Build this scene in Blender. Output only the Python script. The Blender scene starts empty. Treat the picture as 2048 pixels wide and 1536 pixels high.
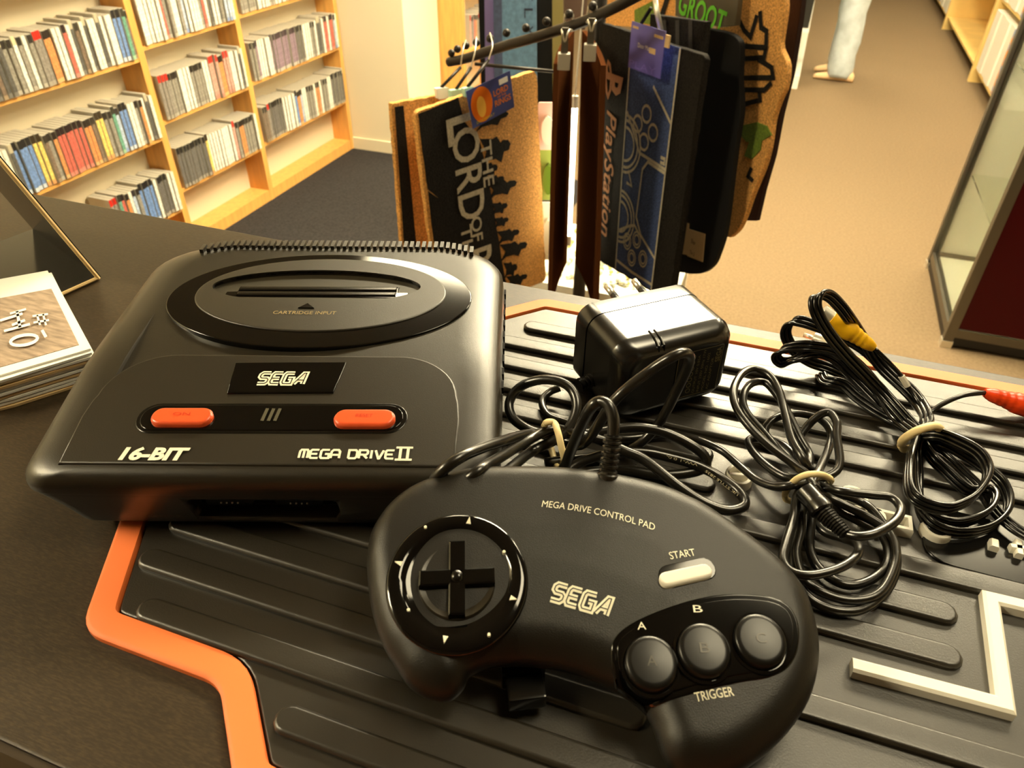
import bpy, bmesh, math, random
import numpy as np
from mathutils import Vector, Matrix, geometry
random.seed(7)
S = bpy.context.scene
COL = S.collection
# ------------------------------------------------------------------ camera, world, exposure
F = 1460.0                                   # focal length in pixels of the 2048 wide frame
ZC, HC = 1.60, 1.33                          # eye height, counter top height
YAW = math.radians(19.8)
_d = np.array([-17.0, 1932.0, F]); _d /= np.linalg.norm(_d)
_up = -_d
_Y = np.array([0, 0, 1.0]) - _up * _up[2]; _Y /= np.linalg.norm(_Y)
_R = np.stack([np.cross(_Y, _up), _Y, _up])
_Rz = np.array([[math.cos(YAW), -math.sin(YAW), 0], [math.sin(YAW), math.cos(YAW), 0], [0, 0, 1]])
_M = _Rz @ _R
cam_d = bpy.data.cameras.new('camera'); cam = bpy.data.objects.new('camera', cam_d); COL.objects.link(cam)
cam_d.sensor_width = 36; cam_d.lens = F / 2048 * 36; cam_d.clip_start = .02; cam_d.clip_end = 60
cx, cy, cz = _M @ np.array([1, 0, 0]), _M @ np.array([0, -1, 0]), _M @ np.array([0, 0, -1])
cam.matrix_world = Matrix(((cx[0], cy[0], cz[0], 0), (cx[1], cy[1], cz[1], 0), (cx[2], cy[2], cz[2], ZC), (0, 0, 0, 1)))
cam_d.dof.use_dof = True; cam_d.dof.focus_distance = .42; cam_d.dof.aperture_fstop = 20
S.camera = cam
W = bpy.data.worlds.new('world'); S.world = W; W.use_nodes = True
W.node_tree.nodes['Background'].inputs[0].default_value = (1, .82, .55, 1)
W.node_tree.nodes['Background'].inputs[1].default_value = .25
S.view_settings.view_transform = 'Standard'; S.view_settings.look = 'None'
S.view_settings.gamma = 1; S.view_settings.use_curve_mapping = False
S.view_settings.exposure = 1.0
LIGHT_COL = (1.0, .86, .56)
PANEL_EMIT = 16.0                            # radiance of an ordinary ceiling panel
BRIGHT = {1: 62.0, 10: 42.0, 11: 9.0, 4: 14.0, 2: 28.0, 5: 34.0, 6: 30.0, 7: 40.0, 0: 16.0}      # per-panel strengths tuned for highlights, far carpet and left foreground fill
# ------------------------------------------------------------------ helpers
def ray(u, v): return _M @ np.array([(u - 1024) / F, (v - 768) / F, 1.0])
def at(u, v, z):                             # photo point -> world point at height z
    r = ray(u, v); t = (z - ZC) / r[2]
    return Vector((r[0] * t, r[1] * t, z))
def ath(u, v, h): return at(u, v, HC + h)    # ... at height h over the counter
def on_plane(u, v, P, n):
    r = Vector(ray(u, v)); o = Vector((0, 0, ZC))
    return o + r * ((Vector(P) - o).dot(n) / r.dot(n))
RZ = Matrix.Rotation(YAW, 4, 'Z')
def yaw2w(x, y, h): return RZ @ Vector((x, y, HC + h))
def lin(c):
    if isinstance(c, str): c = [int(c[i:i + 2], 16) / 255 for i in (0, 2, 4)]
    return tuple(x / 12.92 if x <= .04045 else ((x + .055) / 1.055) ** 2.4 for x in c) + (1,)
MATS = {}
def mat(name, col, rough=.5, metal=0, spec=.5, bump=0, bscale=400, var=0, vscale=30, coat=0, emit=0, trans=0, stretch=None, speck=None, alpha=1):
    if name in MATS: return MATS[name]
    m = bpy.data.materials.new(name); m.use_nodes = True; nt = m.node_tree; b = nt.nodes['Principled BSDF']
    c = lin(col); b.inputs['Base Color'].default_value = c
    b.inputs['Roughness'].default_value = rough; b.inputs['Metallic'].default_value = metal
    b.inputs['Specular IOR Level'].default_value = spec; b.inputs['Coat Weight'].default_value = coat
    b.inputs['Coat Roughness'].default_value = .05; b.inputs['Transmission Weight'].default_value = trans
    if emit:
        b.inputs['Emission Color'].default_value = LIGHT_COL + (1,); b.inputs['Emission Strength'].default_value = emit
    if bump or var or speck:
        tc = nt.nodes.new('ShaderNodeTexCoord'); mp = nt.nodes.new('ShaderNodeMapping'); nt.links.new(tc.outputs['Object'], mp.inputs[0])
        if stretch: mp.inputs['Scale'].default_value = stretch
    if bump:
        n = nt.nodes.new('ShaderNodeTexNoise'); n.inputs['Scale'].default_value = bscale; n.inputs['Detail'].default_value = 3
        bp = nt.nodes.new('ShaderNodeBump'); bp.inputs['Strength'].default_value = bump; bp.inputs['Distance'].default_value = .002
        nt.links.new(mp.outputs[0], n.inputs['Vector']); nt.links.new(n.outputs[0], bp.inputs['Height']); nt.links.new(bp.outputs[0], b.inputs['Normal'])
    if var or speck:
        n = nt.nodes.new('ShaderNodeTexNoise'); n.inputs['Scale'].default_value = vscale; n.inputs['Detail'].default_value = 5
        r = nt.nodes.new('ShaderNodeValToRGB')
        nt.links.new(mp.outputs[0], n.inputs['Vector']); nt.links.new(n.outputs[0], r.inputs[0]); nt.links.new(r.outputs[0], b.inputs['Base Color'])
        if speck:
            r.color_ramp.elements[0].color = c; r.color_ramp.elements[1].color = lin(speck[0])
            r.color_ramp.elements[0].position = speck[1]; r.color_ramp.elements[1].position = speck[2]
        else:
            r.color_ramp.elements[0].color = tuple(x * (1 - var) for x in c[:3]) + (1,); r.color_ramp.elements[1].color = tuple(min(1, x * (1 + var)) for x in c[:3]) + (1,)
            r.color_ramp.elements[0].position = .3; r.color_ramp.elements[1].position = .7
    MATS[name] = m; return m

def wnorm(o):
    m = o.modifiers.new('wn', 'WEIGHTED_NORMAL'); m.keep_sharp = True; m.weight = 90
def link(name, me, parent=None, mats=(), smooth=False, angle=None):
    o = bpy.data.objects.new(name, me); COL.objects.link(o)
    for m in mats: me.materials.append(m)
    if smooth or angle:
        me.polygons.foreach_set('use_smooth', [True] * len(me.polygons))
        if angle: me.set_sharp_from_angle(angle=math.radians(angle)); wnorm(o)
    if parent is not None: o.parent = parent; o.matrix_parent_inverse = parent.matrix_world.inverted()
    return o
def tag(o, label=None, cat=None, group=None, kind=None):
    for k, v in (('label', label), ('category', cat), ('group', group), ('kind', kind)):
        if v: o[k] = v
    return o
def thing(name, label, cat, loc=(0, 0, 0), rz=0, group=None):
    o = bpy.data.objects.new(name, None); COL.objects.link(o); o.empty_display_size = .05
    o.matrix_world = Matrix.Translation(loc) @ Matrix.Rotation(rz, 4, 'Z')
    return tag(o, label, cat, group)
class G:                                     # geometry collector
    def __init__(s): s.v = []; s.f = []; s.mi = []
    def add(s, vs, fs, mi=0):
        k = len(s.v); s.v += [tuple(p) for p in vs]; s.f += [tuple(i + k for i in f) for f in fs]; s.mi += [mi] * len(fs); return s
    def box(s, a, b, mi=0, M=None):
        (x0, y0, z0), (x1, y1, z1) = a, b
        vs = [Vector(p) for p in ((x0, y0, z0), (x1, y0, z0), (x1, y1, z0), (x0, y1, z0), (x0, y0, z1), (x1, y0, z1), (x1, y1, z1), (x0, y1, z1))]
        if M: vs = [M @ p for p in vs]
        return s.add(vs, [(3, 2, 1, 0), (4, 5, 6, 7), (0, 1, 5, 4), (1, 2, 6, 5), (2, 3, 7, 6), (3, 0, 4, 7)], mi)
    def rings(s, rs, cap0=True, cap1=True, mi=0, closed=False):
        n = len(rs[0]); vs = [p for r in rs for p in r]; fs = []
        m = len(rs)
        for k in range(m if closed else m - 1):
            k2 = (k + 1) % m
            for i in range(n):
                j = (i + 1) % n; fs.append((k * n + i, k * n + j, k2 * n + j, k2 * n + i))
        if cap0 and not closed: fs.append(tuple(range(n - 1, -1, -1)))
        if cap1 and not closed: fs.append(tuple((m - 1) * n + i for i in range(n)))
        return s.add(vs, fs, mi)
    def tube(s, pts, r, seg=8, mi=0, caps=True):
        pts = [Vector(p) for p in pts]; rs = []
        n = len(pts); prev = None
        for i, p in enumerate(pts):
            t = (pts[min(i + 1, n - 1)] - pts[max(i - 1, 0)]).normalized()
            if prev is None:
                a = t.cross(Vector((0, 0, 1)));  a = a if a.length > .05 else t.cross(Vector((1, 0, 0))); a.normalize()
            else:
                a = prev - t * prev.dot(t)
                if a.length < 1e-6: a = t.orthogonal()
                a.normalize()
            prev = a; b = t.cross(a); rr = r(i / (n - 1)) if callable(r) else r
            rs.append([p + (a * math.cos(2 * math.pi * k / seg) + b * math.sin(2 * math.pi * k / seg)) * rr for k in range(seg)])
        return s.rings(rs, caps, caps, mi)
    def build(s, name, parent, mats, smooth=False, angle=None):
        me = bpy.data.meshes.new(name); me.from_pydata(s.v, [], s.f); me.update()
        if not isinstance(mats, (list, tuple)): mats = [mats]
        o = link(name, me, parent, mats, smooth, angle)
        if len(mats) > 1: me.polygons.foreach_set('material_index', s.mi)
        bm = bmesh.new(); bm.from_mesh(me); bmesh.ops.recalc_face_normals(bm, faces=bm.faces); bm.to_mesh(me); bm.free()
        return o
def box(name, a, b, parent, m, bev=0, M=None):
    g = G().box(a, b, M=M); o = g.build(name, parent, m)
    if bev: bevel(o, bev)
    return o
def bevel(o, w, seg=2, angle=40):
    bm = bmesh.new(); bm.from_mesh(o.data)
    es = [e for e in bm.edges if len(e.link_faces) == 2 and e.calc_face_angle() > math.radians(angle)]
    bmesh.ops.bevel(bm, geom=es, offset=w, segments=seg, profile=.6, affect='EDGES', clamp_overlap=True)
    bm.to_mesh(o.data); bm.free()
    o.data.polygons.foreach_set('use_smooth', [True] * len(o.data.polygons)); o.data.set_sharp_from_angle(angle=math.radians(50)); wnorm(o)
def cr(pts, n=8, closed=False):              # Catmull-Rom
    P = [Vector(p) for p in pts]; out = []; m = len(P)
    for i in range(m if closed else m - 1):
        p1, p2 = P[i], P[(i + 1) % m]
        p0 = P[i - 1] if (i > 0 or closed) else p1 * 2 - p2
        p3 = P[(i + 2) % m] if (i + 2 < m or closed) else p2 * 2 - p1
        for k in range(n):
            t = k / n
            out.append(.5 * ((2 * p1) + (p2 - p0) * t + (2 * p0 - 5 * p1 + 4 * p2 - p3) * t * t + (3 * p1 - p0 - 3 * p2 + p3) * t ** 3))
    if not closed: out.append(P[-1])
    return out
def rrect(w0, w1, y0, y1, rf, rb, seg=7, sub=10): # rounded rect outline, ccw from front-left; front radius rf, back radius rb
    out = []
    cs = [(-w0, y0, rf, 180), (w1, y0, rf, 270), (w1, y1, rb, 0), (-w0, y1, rb, 90)]
    cen = [(-w0 + rf, y0 + rf), (w1 - rf, y0 + rf), (w1 - rb, y1 - rb), (-w0 + rb, y1 - rb)]
    for i in range(4):
        r, a0 = cs[i][2], cs[i][3]
        arc = [Vector((cen[i][0] + r * math.cos(math.radians(a0 + 90 * k / seg)), cen[i][1] + r * math.sin(math.radians(a0 + 90 * k / seg)))) for k in range(seg + 1)]
        out += arc
        r2, a2 = cs[(i + 1) % 4][2], cs[(i + 1) % 4][3]; c2 = cen[(i + 1) % 4]
        nx = Vector((c2[0] + r2 * math.cos(math.radians(a2)), c2[1] + r2 * math.sin(math.radians(a2))))
        for k in range(1, sub): out.append(arc[-1].lerp(nx, k / sub))
    return out
def offset(poly, d):                         # inward offset of a ccw polygon
    n = len(poly); out = []
    for i in range(n):
        a, b, c = poly[i - 1], poly[i], poly[(i + 1) % n]
        t1 = (b - a); t2 = (c - b)
        t1 = t1.normalized() if t1.length > 1e-9 else t2.normalized(); t2 = t2.normalized() if t2.length > 1e-9 else t1
        n1 = Vector((-t1.y, t1.x)); n2 = Vector((-t2.y, t2.x)); q = n1 + n2
        q = q / max(.35, q.dot(n1)) if q.length > 1e-6 else n1
        out.append(b + q * d)
    return out
def ccw(poly):
    a = sum(poly[i - 1].x * poly[i].y - poly[i].x * poly[i - 1].y for i in range(len(poly)))
    return poly if a > 0 else poly[::-1]
def plate(name, parent, poly, zf, h0, h1, m, bev=.0005, smooth=True, T=None):
    poly = ccw([Vector((p[0], p[1])) for p in poly]); T = T or (lambda x, y, h: Vector((x, y, zf(x, y) + h)))
    rs = [[T(p.x, p.y, h0) for p in poly], [T(p.x, p.y, h1 - bev) for p in poly]]
    if bev: rs.append([T(p.x, p.y, h1 - bev * .3) for p in offset(poly, bev * .5)]); rs.append([T(p.x, p.y, h1) for p in offset(poly, bev * 1.3)])
    return G().rings(rs).build(name, parent, m, angle=35 if smooth else None)
def ell(cx_, cy_, a, b, n=64, rot=0):
    c, s = math.cos(rot), math.sin(rot)
    return [Vector((cx_ + a * math.cos(2 * math.pi * i / n) * c - b * math.sin(2 * math.pi * i / n) * s, cy_ + a * math.cos(2 * math.pi * i / n) * s + b * math.sin(2 * math.pi * i / n) * c)) for i in range(n)]
def pill(x0, y0, x1, y1, r, n=10):
    a = math.atan2(y1 - y0, x1 - x0); out = []
    for k in range(n + 1): t = a - math.pi / 2 + math.pi * k / n; out.append(Vector((x1 + r * math.cos(t), y1 + r * math.sin(t))))
    for k in range(n + 1): t = a + math.pi / 2 + math.pi * k / n; out.append(Vector((x0 + r * math.cos(t), y0 + r * math.sin(t))))
    return out
def boolean(o, cutter):
    COL.objects.link(cutter) if cutter.name not in COL.objects else None
    o.modifiers.clear(); md = o.modifiers.new('b', 'BOOLEAN'); md.operation = 'DIFFERENCE'; md.object = cutter; md.solver = 'EXACT'
    dg = bpy.context.evaluated_depsgraph_get(); me = bpy.data.meshes.new_from_object(o.evaluated_get(dg))
    o.modifiers.clear(); me.name = o.data.name; o.data = me; wnorm(o)
    bpy.data.objects.remove(cutter)
def text2d(s, shear=0, bold=0):
    c = bpy.data.curves.new('t', 'FONT'); c.body = s; c.shear = shear; c.offset = bold; c.resolution_u = 3; c.fill_mode = 'FRONT'
    o = bpy.data.objects.new('t', c); me = bpy.data.meshes.new_from_object(o)
    vs = [Vector((v.co.x, v.co.y)) for v in me.vertices]; fs = [tuple(p.vertices) for p in me.polygons]
    bpy.data.objects.remove(o); bpy.data.curves.remove(c); bpy.data.meshes.remove(me)
    x0 = min(v.x for v in vs); x1 = max(v.x for v in vs); y0 = min(v.y for v in vs); y1 = max(v.y for v in vs)
    return [Vector(((v.x - x0) / (x1 - x0), (v.y - y0) / (y1 - y0))) for v in vs], fs
def ribbon(g, pts, w, mapf, closed=False, mi=0):
    P = [Vector((p[0], p[1])) for p in pts]; n = len(P); L = []; Rr = []
    for i in range(n):
        a = P[i - 1] if (i > 0 or closed) else None; c = P[(i + 1) % n] if (i < n - 1 or closed) else None
        t1 = (P[i] - a).normalized() if a is not None else (c - P[i]).normalized(); t2 = (c - P[i]).normalized() if c is not None else t1
        n1 = Vector((-t1.y, t1.x)); q = n1 + Vector((-t2.y, t2.x)); q = q / max(.5, q.dot(n1))
        L.append(P[i] + q * w / 2); Rr.append(P[i] - q * w / 2)
    vs = [mapf(p.x, p.y) for p in L + Rr]
    fs = [(i, (i + 1) % n, n + (i + 1) % n, n + i) for i in range(n if closed else n - 1)]
    g.add(vs, fs, mi)
GL = {'M': [[(0, 0), (0, .8), (.15, 1), (.85, 1), (1, .8), (1, 0)], [(.5, 1), (.5, 0)]], 'E': [[(1, 1), (.15, 1), (0, .85), (0, .15), (.15, 0), (1, 0)], [(0, .5), (.85, .5)]],
      'G': [[(1, 1), (.15, 1), (0, .85), (0, .15), (.15, 0), (1, 0), (1, .5), (.5, .5)]], 'A': [[(0, 0), (0, .8), (.2, 1), (.8, 1), (1, .8), (1, 0)], [(0, .4), (1, .4)]],
      'D': [[(0, 0), (0, 1), (.8, 1), (1, .8), (1, .2), (.8, 0), (0, 0)]], 'R': [[(0, 0), (0, 1), (.85, 1), (1, .85), (1, .6), (.85, .45), (0, .45)], [(.5, .45), (1, 0)]],
      'I': [[(.5, 0), (.5, 1)]], 'V': [[(0, 1), (.45, 0), (.55, 0), (1, 1)]], 'S': [[(1, 1), (.2, 1), (0, .85), (0, .62), (.2, .5), (.8, .5), (1, .38), (1, .15), (.8, 0), (0, 0)]],
      'a': [[(0, 0), (.75, 1), (1, 1), (1, 0)], [(.3, .35), (.95, .35)]]}
def strokes(name, parent, s, mapf, W_, H_, m, w=.2, gap=.3, shear=0, inline=None, gw=1.0):
    adv = [(.35 if ch == 'I' else .55 if ch == ' ' else gw) for ch in s]
    tot = sum(adv) + gap * (len(s) - 1); k = W_ / tot; g = G(); g2 = G(); x = 0
    for ch, a in zip(s, adv):
        for st in GL.get(ch, []):
            pts = [((x + (px * a if ch != 'I' else a / 2)) * k + shear * py * H_, py * H_) for px, py in st]
            ribbon(g, pts, w * H_, mapf(0))
            if inline: ribbon(g2, pts, inline[0] * H_, mapf(inline[2]))
        x += a + gap
    o = g.build(name, parent, m)
    if inline: g2.build('inline', o, inline[1])
    return o
def text(name, parent, s, mapf, W_, H_, m, shear=0, bold=0):
    vs, fs = text2d(s, shear, bold); g = G(); g.add([mapf(v.x * W_, v.y * H_) for v in vs], fs); return g.build(name, parent, m)
# ------------------------------------------------------------------ materials
wood = mat('beech laminate', (.86, .64, .34), .45, var=.12, vscale=6, stretch=(8, 8, 1))
cream = mat('cream paint', (.87, .83, .72), .7, bump=.05)
white = mat('white', (.93, .92, .87), .5)
grayp = mat('clear case plastic', (.72, .70, .64), .4)
blackp = mat('matte black plastic', (.125, .107, .068), .34, spec=.75, bump=.09, bscale=2600)
padp = mat('pad black plastic', (.075, .062, .038), .40, spec=.45, bump=.12, bscale=2400)
gloss = mat('glossy black plastic', (.03, .028, .026), .08, spec=.5)
satin = mat('satin black plastic', (.045, .04, .032), .2)
adapp = mat('adapter plastic', (.06, .054, .044), .24, spec=1.0)
cordm = mat('cable sheath', (.09, .08, .058), .28, spec=.8)
rub = mat('mat rubber', (.14, .122, .088), .36, spec=.85, bump=.06, bscale=1500)
orange = mat('orange rubber', (.97, .49, .24), .55)
redbtn = mat('red button plastic', (.88, .34, .17), .3)
ink = mat('white print', (.9, .88, .78), .6)
whrub = mat('white rubber', (.92, .9, .84), .5)
metal = mat('plated metal', (.88, .86, .8), .32, metal=.75)
alum = mat('aluminium', (.42, .40, .36), .4, metal=.8)
dsteel = mat('dark steel tube', (.16, .14, .12), .4, metal=.5)
bandm = mat('rubber band', (.93, .84, .62), .6)
laminate = mat('dark grained laminate', (.17, .132, .078), .42, spec=.45, bump=.06, bscale=220, stretch=(1, 5, 1), speck=((.25, .20, .13), .42, .72), vscale=320)
coir = mat('coir', (.80, .58, .30), .95, bump=1, bscale=300, var=.5, vscale=260)
coirdk = mat('dark dyed coir', (.10, .085, .07), .95, spec=.2, bump=1, bscale=300, var=.7, vscale=260)
coirwh = mat('pale dyed coir', (.74, .70, .6), .95, bump=1, bscale=300, var=.2, vscale=180)
coirbl = mat('blue dyed coir', (.24, .30, .46), .95, spec=.2, bump=1, bscale=300, var=.5, vscale=260)
coirgr = mat('green dyed coir', (.36, .44, .1), .95, bump=1, bscale=300, var=.3, vscale=180)
coirtan = mat('tan dyed coir', (.72, .5, .32), .95, bump=1, bscale=300)
matback = mat('mat backing', (.05, .045, .045), .8, spec=.25)
brownback = mat('brown mat backing', (.30, .17, .09), .85, spec=.0)
paper = mat('paper', (.95, .94, .9), .7)
kraft = mat('kraft paper', (.78, .66, .48), .7)
# ------------------------------------------------------------------ room
X0, X1, Y0, Y1, ZT = -2.66, 4.6, -2.4, 13.0, 3.0
tan = mat('tan carpet', (.465, .395, .305), .95, spec=.1, bump=.6, bscale=180, var=.14, vscale=90)
navy = mat('navy carpet', (.20, .19, .19), .95, spec=.1, bump=.6, bscale=180, var=.3, vscale=90)
def struct(name, a, b, m): return tag(box(name, a, b, None, m), kind='structure')
struct('floor', (X0 - .2, Y0 - .2, -.1), (X1 + .2, Y1 + .2, 0), tan)
struct('floor_carpet', (X0, .45, 0), (-.95, 3.95, .004), navy)
struct('ceiling', (X0 - .2, Y0 - .2, ZT), (X1 + .2, Y1 + .2, ZT + .1), mat('grey ceiling tile', (.50, .47, .42), .9, bump=.1, bscale=60))
struct('wall_left', (X0 - .2, Y0 - .2, 0), (X0, Y1 + .2, ZT), cream)
struct('wall_right', (X1, Y0 - .2, 0), (X1 + .2, Y1 + .2, ZT), cream)
struct('wall_back', (X0, Y1, 0), (X1, Y1 + .2, ZT), cream)
struct('wall_near', (X0, Y0 - .2, 0), (X1, Y0, ZT), mat('brown staff wall', (.36, .29, .21), .7))
struct('wall_column', (X0, 3.97, 0), (-2.09, 4.42, ZT), cream)
struct('baseboard_column', (X0, 3.958, 0), (-2.078, 4.0, .07), cream)
# ceiling lights
def ceiling_light(x, y, label, em):
    t = thing('ceiling_light', label, 'ceiling light', (x, y, ZT))
    g = G(); W2 = .62 if x == -.2 else .32
    for a, b in (((-W2, -.32), (W2, -.29)), ((-W2, .29), (W2, .32)), ((-W2, -.29), (.03 - W2, .29)), ((W2 - .03, -.29), (W2, .29))):
        g.box((a[0], a[1], -.03), (b[0], b[1], 0), M=t.matrix_world)
    g.build('frame', t, white)
    box('diffuser', (.03 - W2, -.29, -.02), (W2 - .03, .29, -.005), t, mat('lamp diffuser %d' % em, (1, .95, .85), .5, emit=em), M=t.matrix_world)
lights = [(-1.3, 2.7), (-.2, 3.0), (.95, 2.6), (-1.3, 5.2), (.15, 4.3), (1.3, 5.2), (.0, 7.6), (1.3, 7.6), (1.3, 10), (0, 10), (-2.2, -.6), (.55, .62), (2.9, 5.2), (2.9, 8)]  # the unseen panel behind the counter is added to brighten the left foreground
ordn = ['over the mat rack', 'above the counter edge', 'over the glass cabinet', 'over the second bookcase', 'in mid aisle behind the mat rack', 'over the right aisle', 'over the shopper', 'over the right-hand bookcase', 'at the far right end', 'at the far end of the aisle', 'added behind the counter at far left as foreground fill', 'above the right end of the counter', 'near the right wall', 'at the far right wall']
for i, ((x, y), s) in enumerate(zip(lights, ordn)): ceiling_light(x, y, 'square warm white ceiling light panel ' + s, BRIGHT.get(i, PANEL_EMIT))
# counter
ct = thing('shop_counter', 'long dark brown grained laminate shop counter along the front', 'counter', (0, .25, 0))
box('counter_top', (-1.7, .0635, HC - .03), (1.6, .4545, HC), ct, laminate, .0015)
box('counter_front', (-1.7, .40, 0), (1.6, .43, HC - .03), ct, laminate)
box('counter_side', (-1.7, .1, 0), (-1.67, .40, HC - .03), ct, laminate)
box('counter_side', (1.57, .1, 0), (1.6, .40, HC - .03), ct, laminate)
box('staff_panel', (-1.67, .075, 0), (1.57, .09, HC - .03), ct, mat('black board', (.04, .036, .03), .6))
struct('trim_1', (-1.7, .0605, HC - .03), (1.6, .0635, HC - .001), mat('edge strip', (.2, .16, .11), .35))
# ------------------------------------------------------------------ left bookcase
bc = thing('bookcase', 'long beech bookcase of game cases along the left wall', 'bookcase', (-2.58, 2.6, 0))
FX = -2.5
ups = [(1.13, 1.165), (2.447, 2.482), (3.075, 3.11), (3.93, 3.965)]
for a, b in ups: box('upright', (FX - .135, a, 0), (FX, b, 2.0), bc, wood)
box('back_panel', (FX - .135, 1.165, 0), (FX - .118, 3.93, 2.0), bc, mat('beige back panel', (.84, .79, .68), .6))
box('plinth', (FX - .1175, 1.165, 0), (FX - .002, 2.447, .06), bc, wood)
box('plinth', (FX - .1175, 2.482, 0), (FX - .002, 3.075, .06), bc, wood)
box('plinth', (FX - .1175, 3.11, 0), (FX - .002, 3.93, .06), bc, wood)
rows = {'left': (1.165, 2.447, [.215, .54, .86]), 'middle': (2.482, 3.075, [.29, .595, .895]), 'right': (3.11, 3.93, [.30, .603, .907])}
for nm, (a, b, zs) in rows.items():
    for z in zs + [zs[-1] + .31, zs[-1] + .62]: box('shelf', (FX - .1175, a, z - .016), (FX - .002, b, z), bc, wood)
# game cases
PAL = [('white', (.93, .91, .84), (.9, .88, .82), (.93, .91, .84)), ('white', (.95, .93, .86), (.8, .75, .6), (.85, .82, .75)), ('black', (.13, .12, .1), (.7, .66, .56), (.3, .28, .24)), ('grey', (.45, .42, .36), (.16, .14, .12), (.62, .58, .5)),
       ('red-topped grey', (.42, .38, .33), (.75, .15, .1), (.55, .5, .42)), ('blue', (.25, .42, .72), (.13, .12, .12), (.75, .8, .85)), ('orange', (.82, .42, .12), (.15, .12, .1), (.86, .6, .3)), ('red', (.74, .2, .12), (.15, .1, .1), (.85, .4, .3)),
       ('yellow', (.9, .74, .25), (.2, .16, .1), (.85, .5, .2)), ('brown', (.32, .22, .13), (.2, .18, .15), (.52, .4, .25)), ('purple', (.42, .3, .38), (.25, .2, .22), (.7, .66, .6)), ('green', (.2, .5, .38), (.2, .2, .16), (.5, .7, .5)),
       ('red-topped white', (.93, .9, .82), (.78, .16, .1), (.93, .9, .82)), ('dark grey', (.22, .2, .18), (.14, .13, .12), (.55, .5, .42)), ('pink', (.8, .5, .42), (.7, .2, .15), (.75, .4, .3)), ('pale blue', (.62, .7, .82), (.2, .18, .18), (.4, .5, .75))]
CASES = {}
def pale_(c, k=.32): return tuple(x + (.80 - x) * k for x in c)
def case_mesh(i, h):
    k = (i, h)
    if k in CASES: return CASES[k]
    nm, c, ctop, cbot = PAL[i]; g = G(); t = .0178; dpt = .112
    bands = [(0, .09), (.09, .84), (.84, 1)]
    g.box((-dpt, -t / 2, 0), (-.002, t / 2, h), 0)
    for j, (a, b) in enumerate(bands): g.box((-.004, -t / 2 + .0012, h * a + (.002 if j == 0 else 0)), (0, t / 2 - .0012, h * b - (.002 if j == 2 else 0)), [3, 1, 2][j])
    me = bpy.data.meshes.new('game_case'); me.from_pydata(g.v, [], g.f)
    for m in (grayp, mat('spine %d' % i, pale_(c), .4, var=.4, vscale=90), mat('spine top %d' % i, ctop, .4), mat('spine foot %d' % i, pale_(cbot), .4)): me.materials.append(m)
    me.polygons.foreach_set('material_index', g.mi); CASES[k] = me; return me
NTH = lambda n: '%d%s' % (n, 'th' if 10 <= n % 100 <= 20 else {1: 'st', 2: 'nd', 3: 'rd'}.get(n % 10, 'th'))
PLAN = {('left', 2): '3302292222330130033446660000707292022000202000557b92', ('left', 1): '0025555 88936 7777776698833bf5500 3 6020', ('left', 0): '4b76 0f3 5555 0 ddd00',
        ('middle', 2): '00000 7 30 03 f0 00 370 2 0 2 3 f f0', ('middle', 1): '4433 0 00 333 0e e 66 e 00 2 0', ('middle', 0): 'dddddd 8 0 0 00 00e 3 6 3 33 0', ('right', 2): '3300 30 0 70 3 0 2 33 0', ('right', 1): '3a000 aaaaaaaa dd0 00 3 0 2 0 70 7f0', ('right', 0): '9 4 dddd 00 0 56f 0 33 06 0 33 0 dddd2'}
ROWN = ['lowest', 'middle', 'top']
def fill_row(bay, r, a, b, z, x, lab, grp, skip=None, vis=None):
    y = b - .012; n = 0; plan = PLAN.get((bay, r), ''); plan = [ch for ch in plan if ch != ' ']
    cnt = 0; lst = []
    while y > a + .012:
        lst.append(y); y -= .0205
    lst = lst[::-1]
    if vis: lst = [q for q in lst if q > vis]
    for n, q in enumerate(lst):
        k = n * len(plan) / len(lst) if plan else 0
        i = int(plan[int(k)], 16) if plan else random.randrange(16)
        h = .176 + (i % 3) * .006
        o = bpy.data.objects.new('game_case', case_mesh(i, h)); COL.objects.link(o)
        o.location = (x + random.uniform(-.006, .006), q, z + .0005)
        tag(o, '%s game case, %s from the left on %s' % (PAL[i][0], NTH(n + 1), lab), 'game case', grp)
for bay, (a, b, zs) in rows.items():
    for r in range(3):
        fill_row(bay, r, a, b, zs[r], FX + .008, 'the %s visible shelf, %s bay' % (ROWN[r], {'left': 'leftmost', 'middle': 'middle', 'right': 'rightmost'}[bay]), 'game cases on the %s %s shelf' % (bay, ROWN[r]),
                 vis={0: 2.07, 1: 1.70, 2: 1.73}[r] if bay == 'left' else None)
# second bookcase, past the column
b2 = thing('bookcase', 'second beech bookcase just past the white column', 'bookcase', (-2.1, 5.4, 0))
for a, b in ((4.43, 4.465), (5.3, 5.335), (6.2, 6.235)): box('upright', (-2.2, a, 0), (-1.93, b, 2.0), b2, wood)
box('back_panel', (-2.2, 4.465, .0), (-2.185, 6.2, 2.0), b2, cream)
for z in (.1, .5, .86, 1.2, 1.55):
    for a, b in ((4.465, 5.3), (5.335, 6.2)): box('shelf', (-2.185, a, z - .018), (-1.94, b, z), b2, wood)
for zi, z in ((0, .5), (1, .86)):
    fill_row('far%d' % zi, zi, 4.6, 5.05, z, -1.96, 'the %s shelf of the second bookcase' % ['lower', 'upper'][zi], 'game cases on the second bookcase')
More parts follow.
